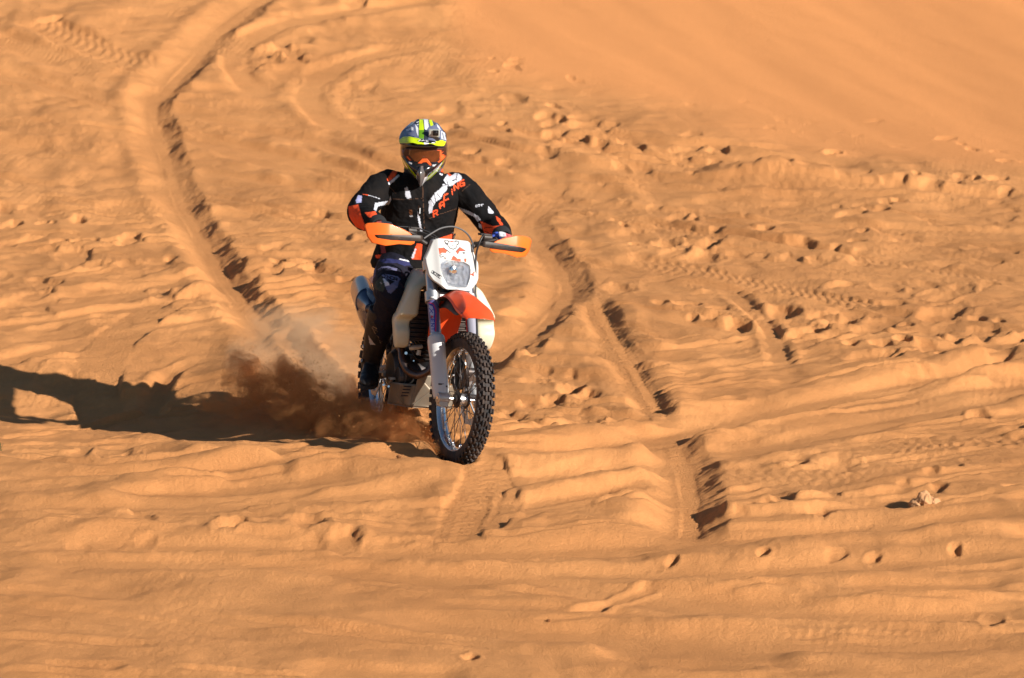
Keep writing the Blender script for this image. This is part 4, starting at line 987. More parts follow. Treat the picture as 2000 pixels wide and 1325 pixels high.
# ================================================================== the rider
from mathutils import noise as mnoise
def voxelize(name, m, vox, smooth_it=4):
    me_ = bpy.data.meshes.new('tmp'); v, f = m
    me_.from_pydata([tuple(map(float, p)) for p in v], [], f); me_.update()
    bm = bmesh.new(); bm.from_mesh(me_); bmesh.ops.recalc_face_normals(bm, faces=bm.faces); bm.to_mesh(me_); bm.free()
    o = bpy.data.objects.new('tmp', me_); COL.objects.link(o)
    r = o.modifiers.new('r', 'REMESH'); r.mode = 'VOXEL'; r.voxel_size = vox; r.use_smooth_shade = True
    if smooth_it:
        q = o.modifiers.new('s', 'SMOOTH'); q.iterations = smooth_it; q.factor = .5
    dg = bpy.context.evaluated_depsgraph_get(); e = o.evaluated_get(dg)
    me2 = bpy.data.meshes.new_from_object(e, depsgraph=dg); bpy.data.objects.remove(o); me2.name = name
    return me2
def getco(me_):
    n = len(me_.vertices); co = np.empty(n * 3); me_.vertices.foreach_get('co', co); no = np.empty(n * 3); me_.vertices.foreach_get('normal', no)
    return co.reshape(-1, 3), no.reshape(-1, 3)
def p3(P, seed=0):                     # smooth 3-D noise from three 2-D slices
    x, y, z = P[:, 0], P[:, 1], P[:, 2]
    return (perlin(x + 13.1, y + z * .7, seed) + perlin(y - 7.7, z + x * .6, seed + 1) + perlin(z + 3.3, x - y * .5, seed + 2)) / 1.6
def folds(me_, amp, stretch, sc, seed):
    co, no = getco(me_)
    q = co * np.array(stretch) * sc; q = q + .5 * np.stack([p3(co * sc * .6, seed + 3), p3(co * sc * .6, seed + 7), p3(co * sc * .6, seed + 9)], -1)
    n = p3(q, seed); r = (1 - np.abs(n) * 2.2); d = amp * (r * .8 + .5 * p3(q * 2.1, seed + 11))
    co = co + no * d[:, None]; me_.vertices.foreach_set('co', co.ravel()); me_.update()
def obj_from(me_, name, material, parent=None):
    o = bpy.data.objects.new(name, me_); COL.objects.link(o); me_.materials.clear(); me_.materials.append(material)
    me_.polygons.foreach_set('use_smooth', np.ones(len(me_.polygons), bool))
    if parent: o.parent = parent
    return o
def ell(z, cx, cy, rx, ry, n=32, e=.85, tilt=0):
    a = np.linspace(0, 2 * np.pi, n, endpoint=False)
    return np.array([(cx + rx * abs(_c(t)) ** e * np.sign(_c(t)), cy + ry * abs(_s(t)) ** e * np.sign(_s(t)), z + tilt * _c(t) * rx) for t in a])

m_body = mat('skin', (.42, .24, .16), .55, sss=.1)
m_jacket = mat('jacket_fabric', (1, 1, 1), .85, spec=.15, vcol=True, bump=.35, bscale=420, dust=.015)
m_pants = mat('trouser_fabric', (1, 1, 1), .75, spec=.25, vcol=True, bump=.3, bscale=380, dust=.02)
m_boot = mat('boot_leather', (1, 1, 1), .45, spec=.4, vcol=True, dust=.04)
m_helm = mat('helmet_paint', (1, 1, 1), .18, vcol=True, coat=.6)
m_gogf = mat('goggle_frame_plastic', (1, 1, 1), .4, vcol=True)
m_lens = mat('goggle_lens', (.11, .026, .007), .05, coat=1, vary=.25, vscale=30)
m_glove = mat('glove_fabric', (.025, .025, .03), .7, vary=.3)

# joints (motorcycle frame; the hands follow the steered bar)
SHR, SHL = np.array([.575, -.200, 1.405]), np.array([.575, .185, 1.410])
ELR, ELL = LP(708, 413, 'x', .70), np.array([.735, .345, 1.235])
HDR, HDL = steer(np.array([1.028, -.345, 1.172])), steer(np.array([1.028, .345, 1.172]))
WRR, WRL = HDR + [-.085, -.012, .022], HDL + [-.088, .012, .024]
HIR, HIL = np.array([.44, -.10, .985]), np.array([.44, .10, .985])
KNR, KNL = np.array([.80, -.205, .845]), np.array([.80, .205, .845])
ANR, ANL = np.array([.560, -.232, .470]), np.array([.560, .232, .470])
HC = LP(828, 290, 'x', .67)                       # helmet centre
NK = np.array([.585, -.01, 1.45])
# the body itself, one continuous figure
def hand(wr, hd, s):
    """palm, four curled fingers of unequal length and a thumb closing round the grip"""
    ms = []
    dirv = nrm(steer(np.array([1.02, s * .405, 1.165])) - steer(np.array([1.045, s * .27, 1.168])))     # along the grip, outward
    fw_ = nrm(np.cross([0, 0, 1.], dirv)) ; fw_ = fw_ * (1 if fw_[0] > 0 else -1); up_ = nrm(np.cross(fw_, dirv)); up_ = up_ * (1 if up_[2] > 0 else -1)
    pc = hd - fw_ * .012 + up_ * .022
    ms.append(tube([wr, wr * .5 + (pc - fw_ * .035) * .5, pc - fw_ * .035], [.028, .030, .034], 16, 4, sq=.75))
    ms.append(tube([pc - dirv * .042 - fw_ * .03, pc - fw_ * .032, pc + dirv * .038 - fw_ * .03], [.020, .024, .019], 14, 4))
    ms.append(tube([pc - dirv * .040, pc + dirv * .0, pc + dirv * .036], [.017, .019, .016], 14, 4))
    for k, (off, ln) in enumerate([(-.036, .92), (-.012, 1.05), (.012, 1.0), (.034, .82)]):
        b_ = pc + dirv * off; r = .0098 if k < 3 else .0085
        pts = [b_ - fw_ * .01, b_ + fw_ * .022 * ln + up_ * .002, b_ + fw_ * .036 * ln - up_ * .018, b_ + fw_ * .030 * ln - up_ * .040 * ln, b_ + fw_ * .010 - up_ * .048 * ln]
        ms.append(tube(pts, [r * 1.1, r * 1.08, r, r * .95, r * .75], 12, 4))
    t0 = pc - dirv * .045 - fw_ * .03
    ms.append(tube([t0, t0 - dirv * .006 + fw_ * .012 - up_ * .026, t0 + fw_ * .036 - up_ * .042 + dirv * .004, t0 + fw_ * .05 - up_ * .040 + dirv * .012], [.014, .0125, .011, .009], 12, 4))
    return ms
def torso(k, zlo=.93):
    return [ell(zlo, .43, 0, .125 * k, .165 * k), ell(1.00, .435, 0, .13 * k, .165 * k), ell(1.08, .46, 0, .125 * k, .155 * k), ell(1.18, .50, 0, .125 * k, .16 * k), ell(1.28, .535, 0, .13 * k, .175 * k), ell(1.36, .56, 0, .125 * k, .185 * k), ell(1.42, .572, 0, .105 * k, .165 * k), ell(1.465, .580, -.003, .075 * k, .10 * k), ell(1.50, .59, -.006, .055 * k, .062 * k), ell(1.53, .605, -.01, .05 * k, .055 * k)]
hd_m = lathe([(-.125, 0), (-.115, .03), (-.08, .060), (-.03, .074), (.03, .078), (.08, .066), (.11, .035), (.12, 0)], HC, [0, 0, 1], 28)
nose = tube([HC + [.07, -.02, -.01], HC + [.095, -.027, -.035], HC + [.085, -.026, -.045]], [.008, .013, .008], 10, 3)
jaw = tube([HC + [.02, -.01, -.10], HC + [.06, -.02, -.105]], [.045, .028], 16, 1)
body_m = merge(loft(torso(.86)), tube([SHR, ELR], [.050, .038], 14, 1), tube([ELR, WRR], [.038, .026], 14, 1), tube([SHL, ELL], [.050, .038], 14, 1), tube([ELL, WRL], [.038, .026], 14, 1), tube([SHR, SHL], .052, 14, 1),
    tube([NK - [0, 0, .05], NK + [.02, -.01, .04], HC - [.03, 0, .06]], [.055, .052, .055], 16, 3), hd_m, nose, jaw, *hand(WRR, HDR, -1), *hand(WRL, HDL, 1),
    tube([HIR, KNR], [.080, .052], 16, 1), tube([KNR, ANR], [.050, .034], 16, 1), tube([HIL, KNL], [.080, .052], 16, 1), tube([KNL, ANL], [.050, .034], 16, 1),
    tube([ANR, ANR + [.01, 0, -.045], ANR + [.11, -.035, -.085]], [.030, .030, .018], 14, 3), tube([ANL, ANL + [.01, 0, -.045], ANL + [.11, .035, -.085]], [.030, .030, .018], 14, 3))
rider = obj_from(voxelize('person', body_m, .007, 2), 'person', m_body); rider.matrix_world = BMAT
tag(rider, 'person in black jacket, patterned helmet and orange goggles, riding seated with hands on the grips', 'person')

# ------------------------------------------------------------------ jacket
jt = [ell(.955, .44, 0, .175, .215), ell(.985, .44, 0, .185, .222), ell(1.02, .45, 0, .175, .212), ell(1.10, .475, 0, .165, .198), ell(1.20, .505, 0, .160, .198), ell(1.29, .535, 0, .158, .205), ell(1.36, .558, 0, .150, .212), ell(1.415, .570, 0, .128, .200), ell(1.45, .578, 0, .108, .155), ell(1.485, .588, 0, .092, .105), ell(1.525, .60, -.01, .088, .092), ell(1.54, .605, -.01, .07, .07)]
def sleeve(sh, el, wr, s):
    m1 = (sh + el) / 2 + np.array([-.01, s * .012, .012]); m2 = (el + wr) / 2 + np.array([0, s * .012, -.006])
    return tube([sh - [0, s * .07, .01], sh + [0, s * .012, .002], m1, el + [-.012, s * .006, -.006], m2, wr + [-.01, 0, 0], wr + [.012, 0, 0]], [.080, .082, .075, .070, .064, .050, .042], 24, 6)
jac = voxelize('jacket', merge(loft(jt), sleeve(SHR, ELR, WRR, -1), sleeve(SHL, ELL, WRL, 1)), .0042, 5)
folds(jac, .006, (1, 1.2, 1.0), 9, 3); folds(jac, .0022, (1, 1, 1), 26, 13)
jo = obj_from(jac, 'jacket', m_jacket, rider)
J = lambda x, y: (660 + x / 4.14, 210 + y / 4.14)
Jp = lambda *p: [J(*q) for q in p]
BL_ = (.0065, .0065, .0075); WHT = (.58, .60, .68); ORJ = (.88, .10, .03); RDJ = (.42, .035, .015); GRY = (.42, .42, .44); STI = (.10, .05, .03)
jr = [(Jp((440, 515), (485, 515), (460, 560), (410, 600), (395, 585)), ORJ), (Jp((490, 540), (500, 552), (415, 632), (405, 612)), WHT), (Jp((430, 450), (510, 445), (520, 500), (450, 490)), RDJ),
      (Jp((835, 475), (890, 495), (900, 530), (930, 560), (910, 580), (880, 530), (830, 520)), ORJ), (Jp((820, 530), (850, 540), (845, 552), (825, 545)), WHT),
      (Jp((545, 680), (580, 670), (592, 730), (560, 742), (545, 715)), WHT), (Jp((540, 655), (560, 640), (572, 672), (542, 680)), GRY),
      (thick(Jp((650, 845), (655, 900), (675, 1005)), 4), WHT), (thick(Jp((655, 795), (655, 880)), 2.2), (.03, .012, .006)), (thick(Jp((686, 640), (690, 760), (700, 1000)), 1.0), STI),
      (Jp((575, 830), (600, 830), (605, 870), (580, 868)), (.14, .05, .02)), (Jp((578, 875), (605, 875), (605, 885), (578, 885)), GRY),
      # sleeve of the right arm
      (Jp((165, 710), (195, 715), (190, 770), (150, 775), (145, 750)), (.45, .47, .75)), (thick(Jp((200, 702), (265, 715), (340, 740)), 1.0), WHT), (thick(Jp((200, 702), (245, 710)), 1.2), ORJ),
      (Jp((425, 715), (430, 750), (415, 785), (325, 800), (310, 840), (290, 830), (300, 775), (410, 755)), WHT), (Jp((85, 800), (165, 785), (190, 880), (215, 940), (215, 1000), (130, 960), (90, 880)), ORJ),
      (Jp((215, 850), (300, 840), (360, 930), (330, 940), (270, 890), (250, 890)), ORJ), (thick(Jp((90, 900), (150, 985), (240, 1020)), 3), BL_), (Jp((365, 900), (380, 905), (390, 960), (370, 950)), GRY),
      # sleeve of the left arm
      (Jp((970, 805), (1060, 840), (1135, 880), (1155, 910), (1130, 925), (1100, 885), (1020, 850), (985, 835)), WHT), (Jp((1135, 935), (1160, 950), (1165, 985), (1140, 970)), WHT), (Jp((1215, 795), (1262, 850), (1250, 862), (1215, 855)), WHT),
      (Jp((1150, 920), (1250, 960), (1310, 955), (1345, 990), (1270, 1040), (1215, 1050), (1180, 1010)), ORJ), (Jp((1275, 875), (1310, 900), (1335, 950), (1320, 965), (1285, 910)), ORJ), (thick(Jp((1180, 975), (1250, 970)), 1.2), BL_),
      (thick(Jp((1185, 1000), (1260, 1035)), 1.2), BL_),
      # hem
      (Jp((600, 1195), (640, 1100), (682, 1105), (672, 1235), (595, 1225)), ORJ), (Jp((592, 1215), (625, 1140), (635, 1145), (610, 1225)), WHT), (Jp((300, 1195), (400, 1185), (430, 1220), (310, 1222)), ORJ), (Jp((340, 1110), (380, 1120), (390, 1185), (350, 1180)), (.25, .05, .06)),
      (Jp((815, 1060), (935, 1020), (940, 1045), (930, 1065), (830, 1068)), ORJ), (Jp((920, 1015), (950, 995), (955, 1010), (935, 1025)), WHT),
      # chest lettering block
      (Jp((735, 765), (780, 700), (800, 690), (795, 760), (770, 800), (765, 850), (735, 860)), WHT), (Jp((785, 690), (830, 660), (850, 620), (880, 625), (885, 660), (850, 700), (830, 740), (790, 765)), WHT),
      (Jp((855, 590), (885, 540), (905, 560), (925, 600), (960, 580), (970, 530), (1000, 555), (1000, 590), (960, 605), (930, 630), (890, 640)), WHT), (Jp((905, 560), (950, 530), (975, 535), (960, 580), (920, 590)), WHT),
      (thick(Jp((780, 700), (790, 765)), 1.4), BL_), (thick(Jp((835, 640), (885, 625)), 1.4), BL_), (thick(Jp((800, 695), (830, 730)), 1.2), BL_), (thick(Jp((880, 590), (895, 640)), 1.6), BL_), (thick(Jp((965, 530), (955, 590)), 1.6), BL_), (thick(Jp((750, 740), (780, 790)), 1.2), BL_),
      # stitching
      (thick(Jp((440, 740), (560, 745), (680, 735)), .9), STI), (thick(Jp((850, 855), (960, 820)), .9), STI), (thick(Jp((735, 900), (850, 855)), .9), STI), (thick(Jp((415, 640), (470, 700)), .9), STI), (thick(Jp((1000, 680), (1070, 620)), .9), STI)]
for ch, p in zip('RACING', [(770, 842), (822, 775), (857, 712), (905, 668), (938, 628), (985, 600)]):
    jr += word(ch, J(*p), nrm((.86, -.40)) if ch != 'I' else nrm((.9, -.3)), nrm((.10, 1)), 8.6, 10.5, 0, 2.7 if ch != 'I' else 2.4, ORJ)
jr += word('COMP', J(1112, 790), nrm((1, -.12)), nrm((.1, 1)), 3.2, 3.6, 1.0, .9, WHT)
paint(jo, BL_, jr)
part_ = lambda nm, m, material, parent, **k: part(nm, m, material, parent, **k)
# collar and cuffs
col = lathe([(-.03, .092), (0, .098), (.035, .094), (.045, .088), (.035, .084), (0, .086)], NK + [.012, -.006, .045], [.15, 0, 1], 48)
part('collar', col, mat('collar_fabric', (.02, .02, .022), .85), jo)
for wr, el, s in ((WRR, ELR, -1), (WRL, ELL, 1)):
    d = nrm(wr - el)
    cu = part('cuff', lathe([(-.035, .050), (-.02, .054), (0, .050), (.018, .044), (.02, .036)], wr + d * .004, d, 32), mat('cuff_fabric', (.018, .018, .02), .9, bump=.4, bscale=300), jo)
part('zip_pull', boxm(LP(820, 412, 'x', .70), (.004, .006, .03)), m_alu, jo)

# ------------------------------------------------------------------ gloves
for wr, hd, s in ((WRR, HDR, -1), (WRL, HDL, 1)):
    g = voxelize('glove', merge(*hand(wr, hd, s)), .0032, 2); co, no = getco(g); co += no * .003; g.vertices.foreach_set('co', co.ravel()); g.update()
    go = obj_from(g, 'glove', mat('glove_print', (1, 1, 1), .6, vcol=True, bump=.3, bscale=200), rider)
    paint(go, (.03, .03, .04), [([(960, 455), (972, 452), (980, 470), (962, 470)], (.05, .10, .5)), ([(985, 455), (1010, 455), (1010, 470), (985, 470)], (.6, .12, .12)), ([(975, 452), (988, 452), (988, 462), (975, 462)], (.65, .65, .7)), ([(715, 430), (745, 430), (745, 442), (715, 442)], (.3, .06, .05))])

# ------------------------------------------------------------------ trousers
def leg_t(hi, kn, an, s):
    return [tube([hi + [-.02, -s * .02, .0], hi + [.06, 0, -.01], (hi + kn) / 2 + [0, s * .005, .005], kn + [-.04, 0, .004], kn + [.005, 0, -.01], kn * .75 + an * .25 + [.005, 0, 0], kn * .5 + an * .5, kn * .32 + an * .68], [.105, .110, .098, .085, .078, .072, .066, .060], 26, 6)]
pan = voxelize('trousers', merge(loft([ell(.90, .42, 0, .10, .13), ell(.93, .43, 0, .15, .18), ell(.98, .435, 0, .165, .20), ell(1.02, .44, 0, .15, .18)]), *leg_t(HIR, KNR, ANR, -1), *leg_t(HIL, KNL, ANL, 1)), .0046, 5)
folds(pan, .006, (1, 1, 1.2), 10, 33); folds(pan, .002, (1, 1, 1), 24, 43)
po = obj_from(pan, 'trousers', m_pants, rider)
K = lambda x, y: (680 + x / 8.283, 520 + y / 8.283); Kp = lambda *p: [K(*q) for q in p]
NVY = (.008, .009, .02)
pr = [(thick(Kp((485, 70), (540, 30), (640, 20), (790, 60)), 4.5), (.15, .15, .27)), (thick(Kp((490, 75), (540, 40), (640, 30), (700, 45)), 1.5), NVY), (Kp((540, 150), (590, 125), (800, 165), (850, 215), (800, 260), (700, 290), (600, 200)), (.20, .21, .36)),
      (Kp((560, 190), (600, 210), (665, 285), (665, 310), (605, 340), (580, 270)), (.80, .82, .92)), (Kp((600, 330), (640, 320), (720, 280), (830, 230), (800, 330), (740, 400), (690, 450), (640, 420)), (.17, .17, .29)),
      (Kp((610, 190), (760, 250), (690, 290)), NVY), (Kp((430, 280), (500, 190), (540, 150), (560, 230), (600, 340), (560, 420), (430, 370)), (.05, .06, .045)), (thick(Kp((520, 260), (545, 290)), 2.), (.3, .3, .3)),
      ([(735, 508), (760, 505), (800, 512), (806, 518), (790, 520), (775, 514), (750, 514)], (.025, .03, .11)), (thick([(780, 506), (800, 511)], 2.4), (.7, .7, .75)), (thick([(802, 518), (808, 514)], 2.0), (.7, .7, .75)), (thick([(800, 512), (803, 514)], 1.5), (.7, .7, .75)),
      ([(728, 505), (736, 505), (733, 540), (728, 545)], (.10, .10, .22))]
pr += word('THOR', K(575, 135), nrm((1, .28)), nrm((-.1, 1)), 5.6, 5.0, 1.8, 1.5, NVY)
paint(po, NVY, pr)

# ------------------------------------------------------------------ boots
def boot(an, s, tip=-.02):
    sh_ = [(an + np.array(q) * [1, 1, 1], r, sq) for q, r, sq in []]
    shaft = tube([an + [.155, -s * -.0, .285], an + [.14, 0, .25], an + [.10, 0, .17], an + [.05, 0, .07], an + [.0, 0, .0], an + [-.02, 0, -.05]], [.068, .072, .070, .060, .052, .050], 26, 6)
    foot = []
    for x, w_, h, z in [(-.075, .030, .030, -.055), (-.05, .041, .045, -.048), (0, .045, .055, -.04), (.06, .047, .045, -.052), (.12, .052, .036, -.062), (.17, .049, .030, -.066), (.205, .036, .024, -.068), (.218, .018, .014, -.070)]:
        a = np.linspace(0, 2 * np.pi, 26, endpoint=False)
        fx = x * .88; foot.append(np.array([an + [fx, s * max(0, x) * .30 + w_ * abs(_c(t)) ** .8 * np.sign(_c(t)), z - max(0, x) * .22 + h * _s(t) * (1 if _s(t) > 0 else .75)] for t in a]))
    m = voxelize('boot', merge(shaft, loft(foot)), .0045, 3); folds(m, .0018, (1, 1, 1), 22, 71)
    return m
for an, s in ((ANR, -1), (ANL, 1)):
    bo = obj_from(boot(an, s), 'boot', m_boot, rider)
    Q = lambda x, y: (680 + x / 8.283, 520 + y / 8.283); Qp = lambda *p: [Q(*q) for q in p]
    paint(bo, (.014, .013, .015), [(thick(Qp((385, 990), (400, 980), (500, 1030), (560, 1110), (660, 1105), (615, 1160), (655, 1200), (580, 1185), (525, 1250), (495, 1150), (430, 1080), (385, 990)), 1.3), (.28, .19, .12)),
          (thick(Qp((420, 1025), (470, 1050), (520, 1090)), .8), (.2, .14, .09)), ([(719, 654), (722, 660), (733, 674), (722, 673)], (.5, .42, .38)), (Qp((360, 900), (690, 930), (690, 945), (360, 915)), (.03, .028, .028))])
    sole = []
    for x, w_ in [(-.08, .030), (-.05, .043), (0, .047), (.06, .049), (.12, .054), (.17, .052), (.21, .036), (.222, .02)]:
        sh = s * max(0, x) * .30; dz_ = -max(0, x) * .22; x = x * .88; sole.append(np.array([an + [x, sh - w_, -.098 + dz_], an + [x, sh + w_, -.098 + dz_], an + [x, sh + w_, -.080 + dz_], an + [x, sh - w_, -.080 + dz_]]))
    part('boot_sole', loft(sole), m_rubber, bo)
    for k, (dz, dx) in enumerate([(-.02, .0), (.06, .03), (.14, .07)]):
        c_ = an + [dx + .0, s * .057 , dz + .01]
        part('buckle', merge(boxm(c_, (.05, .006, .014), rotm((0, 1, 0), -.3)), boxm(c_ + [.018, s * .004, .002], (.014, .008, .020), rotm((0, 1, 0), -.3))), m_alu, bo, bevel=.002)

# ------------------------------------------------------------------ helmet (in its own frame: x right, y back, z up, facing the camera)
HW = b2w(HC)
hy, hp_ = math.radians(-3), math.radians(6)
HR = np.array(Euler((hp_, math.radians(2), hy)).to_matrix())
def h2b(P): return w2b(np.asarray(P, float) @ HR.T + HW)
def hsurf(u, v):
    """helmet skin: u = azimuth from the face (0) round, v = elevation"""
    d = np.array([math.sin(u) * math.cos(v), -math.cos(u) * math.cos(v), math.sin(v)])
    r = 1 / math.sqrt((d[0] / .127) ** 2 + (d[1] / .150) ** 2 + ((d[2]) / (.158 if d[2] > 0 else .178)) ** 2)
    P = d * r
    if P[2] > .03: P[0] *= 1 - .10 * ((P[2] - .03) / .12)
    f_ = max(0, math.cos(u)) ** 1.2
    if v < .05:                                   # chin bar: juts forward and narrows to a point
        t = min(1, (.05 - v) / .75)
        P[1] -= f_ * (.055 * math.sin(min(1, t) * math.pi * .55)) * (1 if v > -1.2 else max(0, (1.57 + v) / .37))
        nar = 1 - .62 * max(0, (-P[2] - .035) / .14) ** 1.0 * (f_ ** .5)
        P[0] *= max(.05, nar)
        P[2] -= .018 * f_ * max(0, 1 - abs(u) / .6) * t
    # eye port recess
    e = math.exp(-((u / .85) ** 6)) * math.exp(-(((v + .10) / .27) ** 4))
    P *= 1 - .20 * e
    P[2] = max(P[2], -.188)
    return P
nu, nvv = 260, 190
V = []; 
for j in range(nvv + 1):
    v = -math.pi / 2 * .93 + (math.pi * .965) * j / nvv
    for i in range(nu): V.append(hsurf(-math.pi + 2 * math.pi * i / nu, v))
f = [(j * nu + i, j * nu + (i + 1) % nu, (j + 1) * nu + (i + 1) % nu, (j + 1) * nu + i) for j in range(nvv) for i in range(nu)]
f.append(tuple(nvv * nu + i for i in range(nu))); f.append(tuple(range(nu))[::-1])
he = part('helmet', (h2b(V), f), m_helm, rider, auto=False)
sharp(he, 60)
E_ = lambda x, y: (740 + x / 8.283, 220 + y / 8.283); Ep = lambda *p: [E_(*q) for q in p]
YE, HB, HWt, HG, BLU, GRN, BKH = (.56, .74, .01), (.13, .15, .24), (.74, .76, .80), (.03, .035, .05), (.025, .05, .15), (.12, .30, .01), (.012, .012, .014)
top = [(Ep((330, 380), (420, 240), (520, 170), (640, 100), (740, 75), (860, 100), (1000, 240), (1115, 480), (900, 470), (700, 440), (500, 390), (345, 440)), HB),
       (Ep((345, 420), (390, 300), (470, 240), (520, 300), (600, 380), (560, 410), (480, 385)), BLU), (Ep((350, 400), (370, 330), (420, 330), (400, 400)), HG), (Ep((440, 280), (520, 255), (510, 290), (450, 310)), (.45, .5, .6)), (Ep((480, 320), (580, 330), (640, 410), (600, 400), (480, 370)), HB), (Ep((560, 180), (625, 170), (650, 260), (640, 410), (600, 380), (575, 260)), HB),
       (Ep((590, 200), (640, 260), (640, 400), (610, 330)), HWt), (Ep((560, 180), (620, 120), (665, 100), (650, 200), (600, 200)), HG), (thick(Ep((610, 170), (650, 155)), 1.5), HWt), (thick(Ep((620, 205), (655, 190)), 1.2), HWt), (Ep((520, 230), (560, 250), (560, 300), (530, 290)), HWt),
       (Ep((655, 120), (720, 85), (730, 290), (650, 290)), YE), (Ep((650, 290), (735, 290), (725, 440), (645, 415)), GRN), (thick(Ep((650, 130), (645, 415)), 1.0), BKH), (Ep((722, 90), (800, 90), (805, 240), (765, 295), (735, 270)), HWt), (thick(Ep((722, 130), (735, 290), (735, 440)), 1.4), BKH),
       (Ep((800, 100), (850, 120), (880, 210), (840, 230), (815, 170)), YE), (thick(Ep((800, 100), (815, 200)), 1.4), BKH), (Ep((860, 130), (920, 180), (890, 220)), HG), (Ep((930, 190), (970, 230), (1000, 300), (940, 240)), HWt), (Ep((1000, 300), (1060, 330), (1100, 460), (1000, 430)), (.55, .58, .66)), (thick(Ep((1020, 330), (1050, 440)), 1.2), HG), (thick(Ep((1070, 370), (1100, 470)), 1.4), HG),
       (Ep((735, 280), (800, 300), (800, 440), (740, 440)), HG)]
face = [(Ep((330, 480), (480, 470), (760, 560), (1120, 560), (1090, 700), (1050, 760), (860, 860), (740, 760), (600, 880), (380, 720), (330, 620)), BKH),
        (Ep((330, 590), (420, 620), (430, 700), (350, 690)), (.20, .05, .03)), (Ep((340, 690), (600, 880), (850, 870), (1090, 720), (1030, 850), (700, 1200), (580, 1100), (360, 860)), BKH),
        (Ep((355, 700), (380, 740), (610, 1030), (625, 1130), (360, 850)), YE), (thick(Ep((395, 770), (500, 960), (610, 1095)), 1.5), (.45, .38, .36)), (thick(Ep((375, 730), (490, 925), (615, 1075)), .9), BKH), (thick(Ep((370, 790), (480, 985), (620, 1130)), .9), BKH),
        (Ep((1060, 760), (1000, 900), (780, 1140), (770, 1060), (980, 870)), YE), (thick(Ep((1020, 815), (940, 930), (780, 1085)), 1.9), (.85, .86, .86)), (thick(Ep((1005, 800), (900, 930), (775, 1040)), .8), BKH), (thick(Ep((1035, 830), (960, 950), (790, 1115)), .8), BKH),
        (Ep((600, 1010), (640, 1050), (690, 1200), (610, 1120)), HWt), (Ep((795, 1035), (740, 1050), (690, 1200), (760, 1130)), HWt), (Ep((480, 800), (540, 815), (530, 840), (495, 825)), HWt), (Ep((870, 850), (930, 840), (900, 870), (875, 870)), HWt),
        (Ep((1000, 600), (1045, 610), (1040, 650), (1010, 640)), (.5, .5, .48))]
paint(he, (.02, .02, .025), top + face, minfront=-.2)
# mouth guard spine
part('chin_vent', gridpatch([[h2b((x, y, z)) for x, y, z in r] for r in [[(-.012, -.165, -.055), (0, -.186, -.052), (.012, -.165, -.055)], [(-.022, -.182, -.085), (0, -.212, -.085), (.022, -.182, -.085)], [(-.020, -.192, -.118), (0, -.216, -.120), (.020, -.192, -.118)], [(-.006, -.192, -.158), (0, -.204, -.162), (.006, -.192, -.158)]]], 6, 6), mat('vent_plastic', (.10, .09, .09), .25, coat=.4), he, solid=.004)
# peak
ct = []
for y, z, w_, dr in [(-.02, .158, .072, .030), (-.07, .146, .102, .040), (-.12, .126, .122, .045), (-.17, .104, .128, .042), (-.212, .082, .122, .034), (-.224, .074, .108, .028)]:
    ct.append([(q * w_ * .97, y + (.07 if y < -.1 else .03) * abs(q) ** 2.2, z - dr * .75 * abs(q) ** 2 + (.006 if abs(q) == .5 else 0)) for q in (-1, -.75, -.5, -.2, 0, .2, .5, .75, 1)])
C3 = [[tuple(h2b(p)) for p in r] for r in ct]
pk = part('helmet_peak', gridpatch(C3, 22, 18), m_helm, he, auto=False, solid=.003)
pe_r = top + [(Ep((330, 500), (560, 495), (700, 540), (860, 548), (1000, 560), (1120, 600), (1120, 700), (330, 700)), BKH), (Ep((335, 450), (400, 400), (500, 395), (640, 425), (760, 470), (900, 490), (920, 470), (1010, 450), (1115, 490), (1110, 600), (1000, 560), (860, 548), (700, 540), (560, 495), (340, 500)), YE), (thick(Ep((380, 425), (520, 405), (640, 440)), .8), (.35, .45, .01)), (thick(Ep((1020, 490), (1100, 505)), 1.0), (.5, .35, .01)),
       (Ep((620, 460), (700, 440), (800, 450), (900, 470), (920, 500), (850, 505), (740, 500), (650, 480)), BKH), (thick(Ep((640, 470), (680, 450)), 1.3), HWt), (thick(Ep((690, 468), (720, 452), (735, 470)), 1.3), HWt), (thick(Ep((755, 468), (800, 470)), 1.6), HWt), (Ep((725, 490), (810, 500), (800, 530), (735, 525)), HWt), (Ep((850, 488), (905, 492), (900, 500), (855, 498)), HWt)]
paint(pk, (.02, .02, .03), pe_r, minfront=-.2)
# goggles
def gog(y0, pts, bulge): return disc_patch(pts, 12, lambda x, z: tuple(h2b((x, y0 + bulge * (x / .1) ** 2, z))), 160)
WP = lambda px, py, y: None
def HL(px, py, y):                                # helmet-frame x,z at a photo pixel on plane y
    o = HR.T @ (CAM - HW); d = HR.T @ ray(px, py); t = (y - o[1]) / d[1]; p = o + t * d; return p[0], p[2]
fo = [HL(*E_(*p), -.135) for p in [(430, 600), (560, 570), (740, 575), (900, 580), (1040, 610), (1062, 740), (1000, 800), (880, 870), (800, 880), (740, 820), (680, 880), (600, 890), (520, 830), (430, 740), (395, 690)]]
fr_ = part('goggle_frame', gog(-.138, fo, .050), m_gogf, he, auto=False, solid=.010)
OG = (.95, .14, .03)
paint(fr_, (.05, .015, .01), [(Ep((450, 690), (500, 720), (620, 850), (740, 745), (860, 850), (940, 830), (1062, 720), (1062, 760), (930, 850), (830, 890), (760, 800), (700, 810), (610, 890), (500, 760)), OG), (Ep((850, 620), (980, 600), (1010, 640), (975, 680), (960, 640)), OG), (Ep((960, 640), (1000, 660), (1070, 720), (1040, 770), (930, 850), (910, 830), (975, 760)), OG)], minfront=-.2)
lo = [HL(*E_(*p), -.150) for p in [(495, 610), (600, 590), (740, 600), (860, 612), (975, 650), (965, 760), (900, 840), (850, 850), (740, 745), (620, 845), (560, 790), (480, 700)]]
part('goggle_lens', gog(-.150, lo, .050), m_lens, he, auto=False, solid=.002)
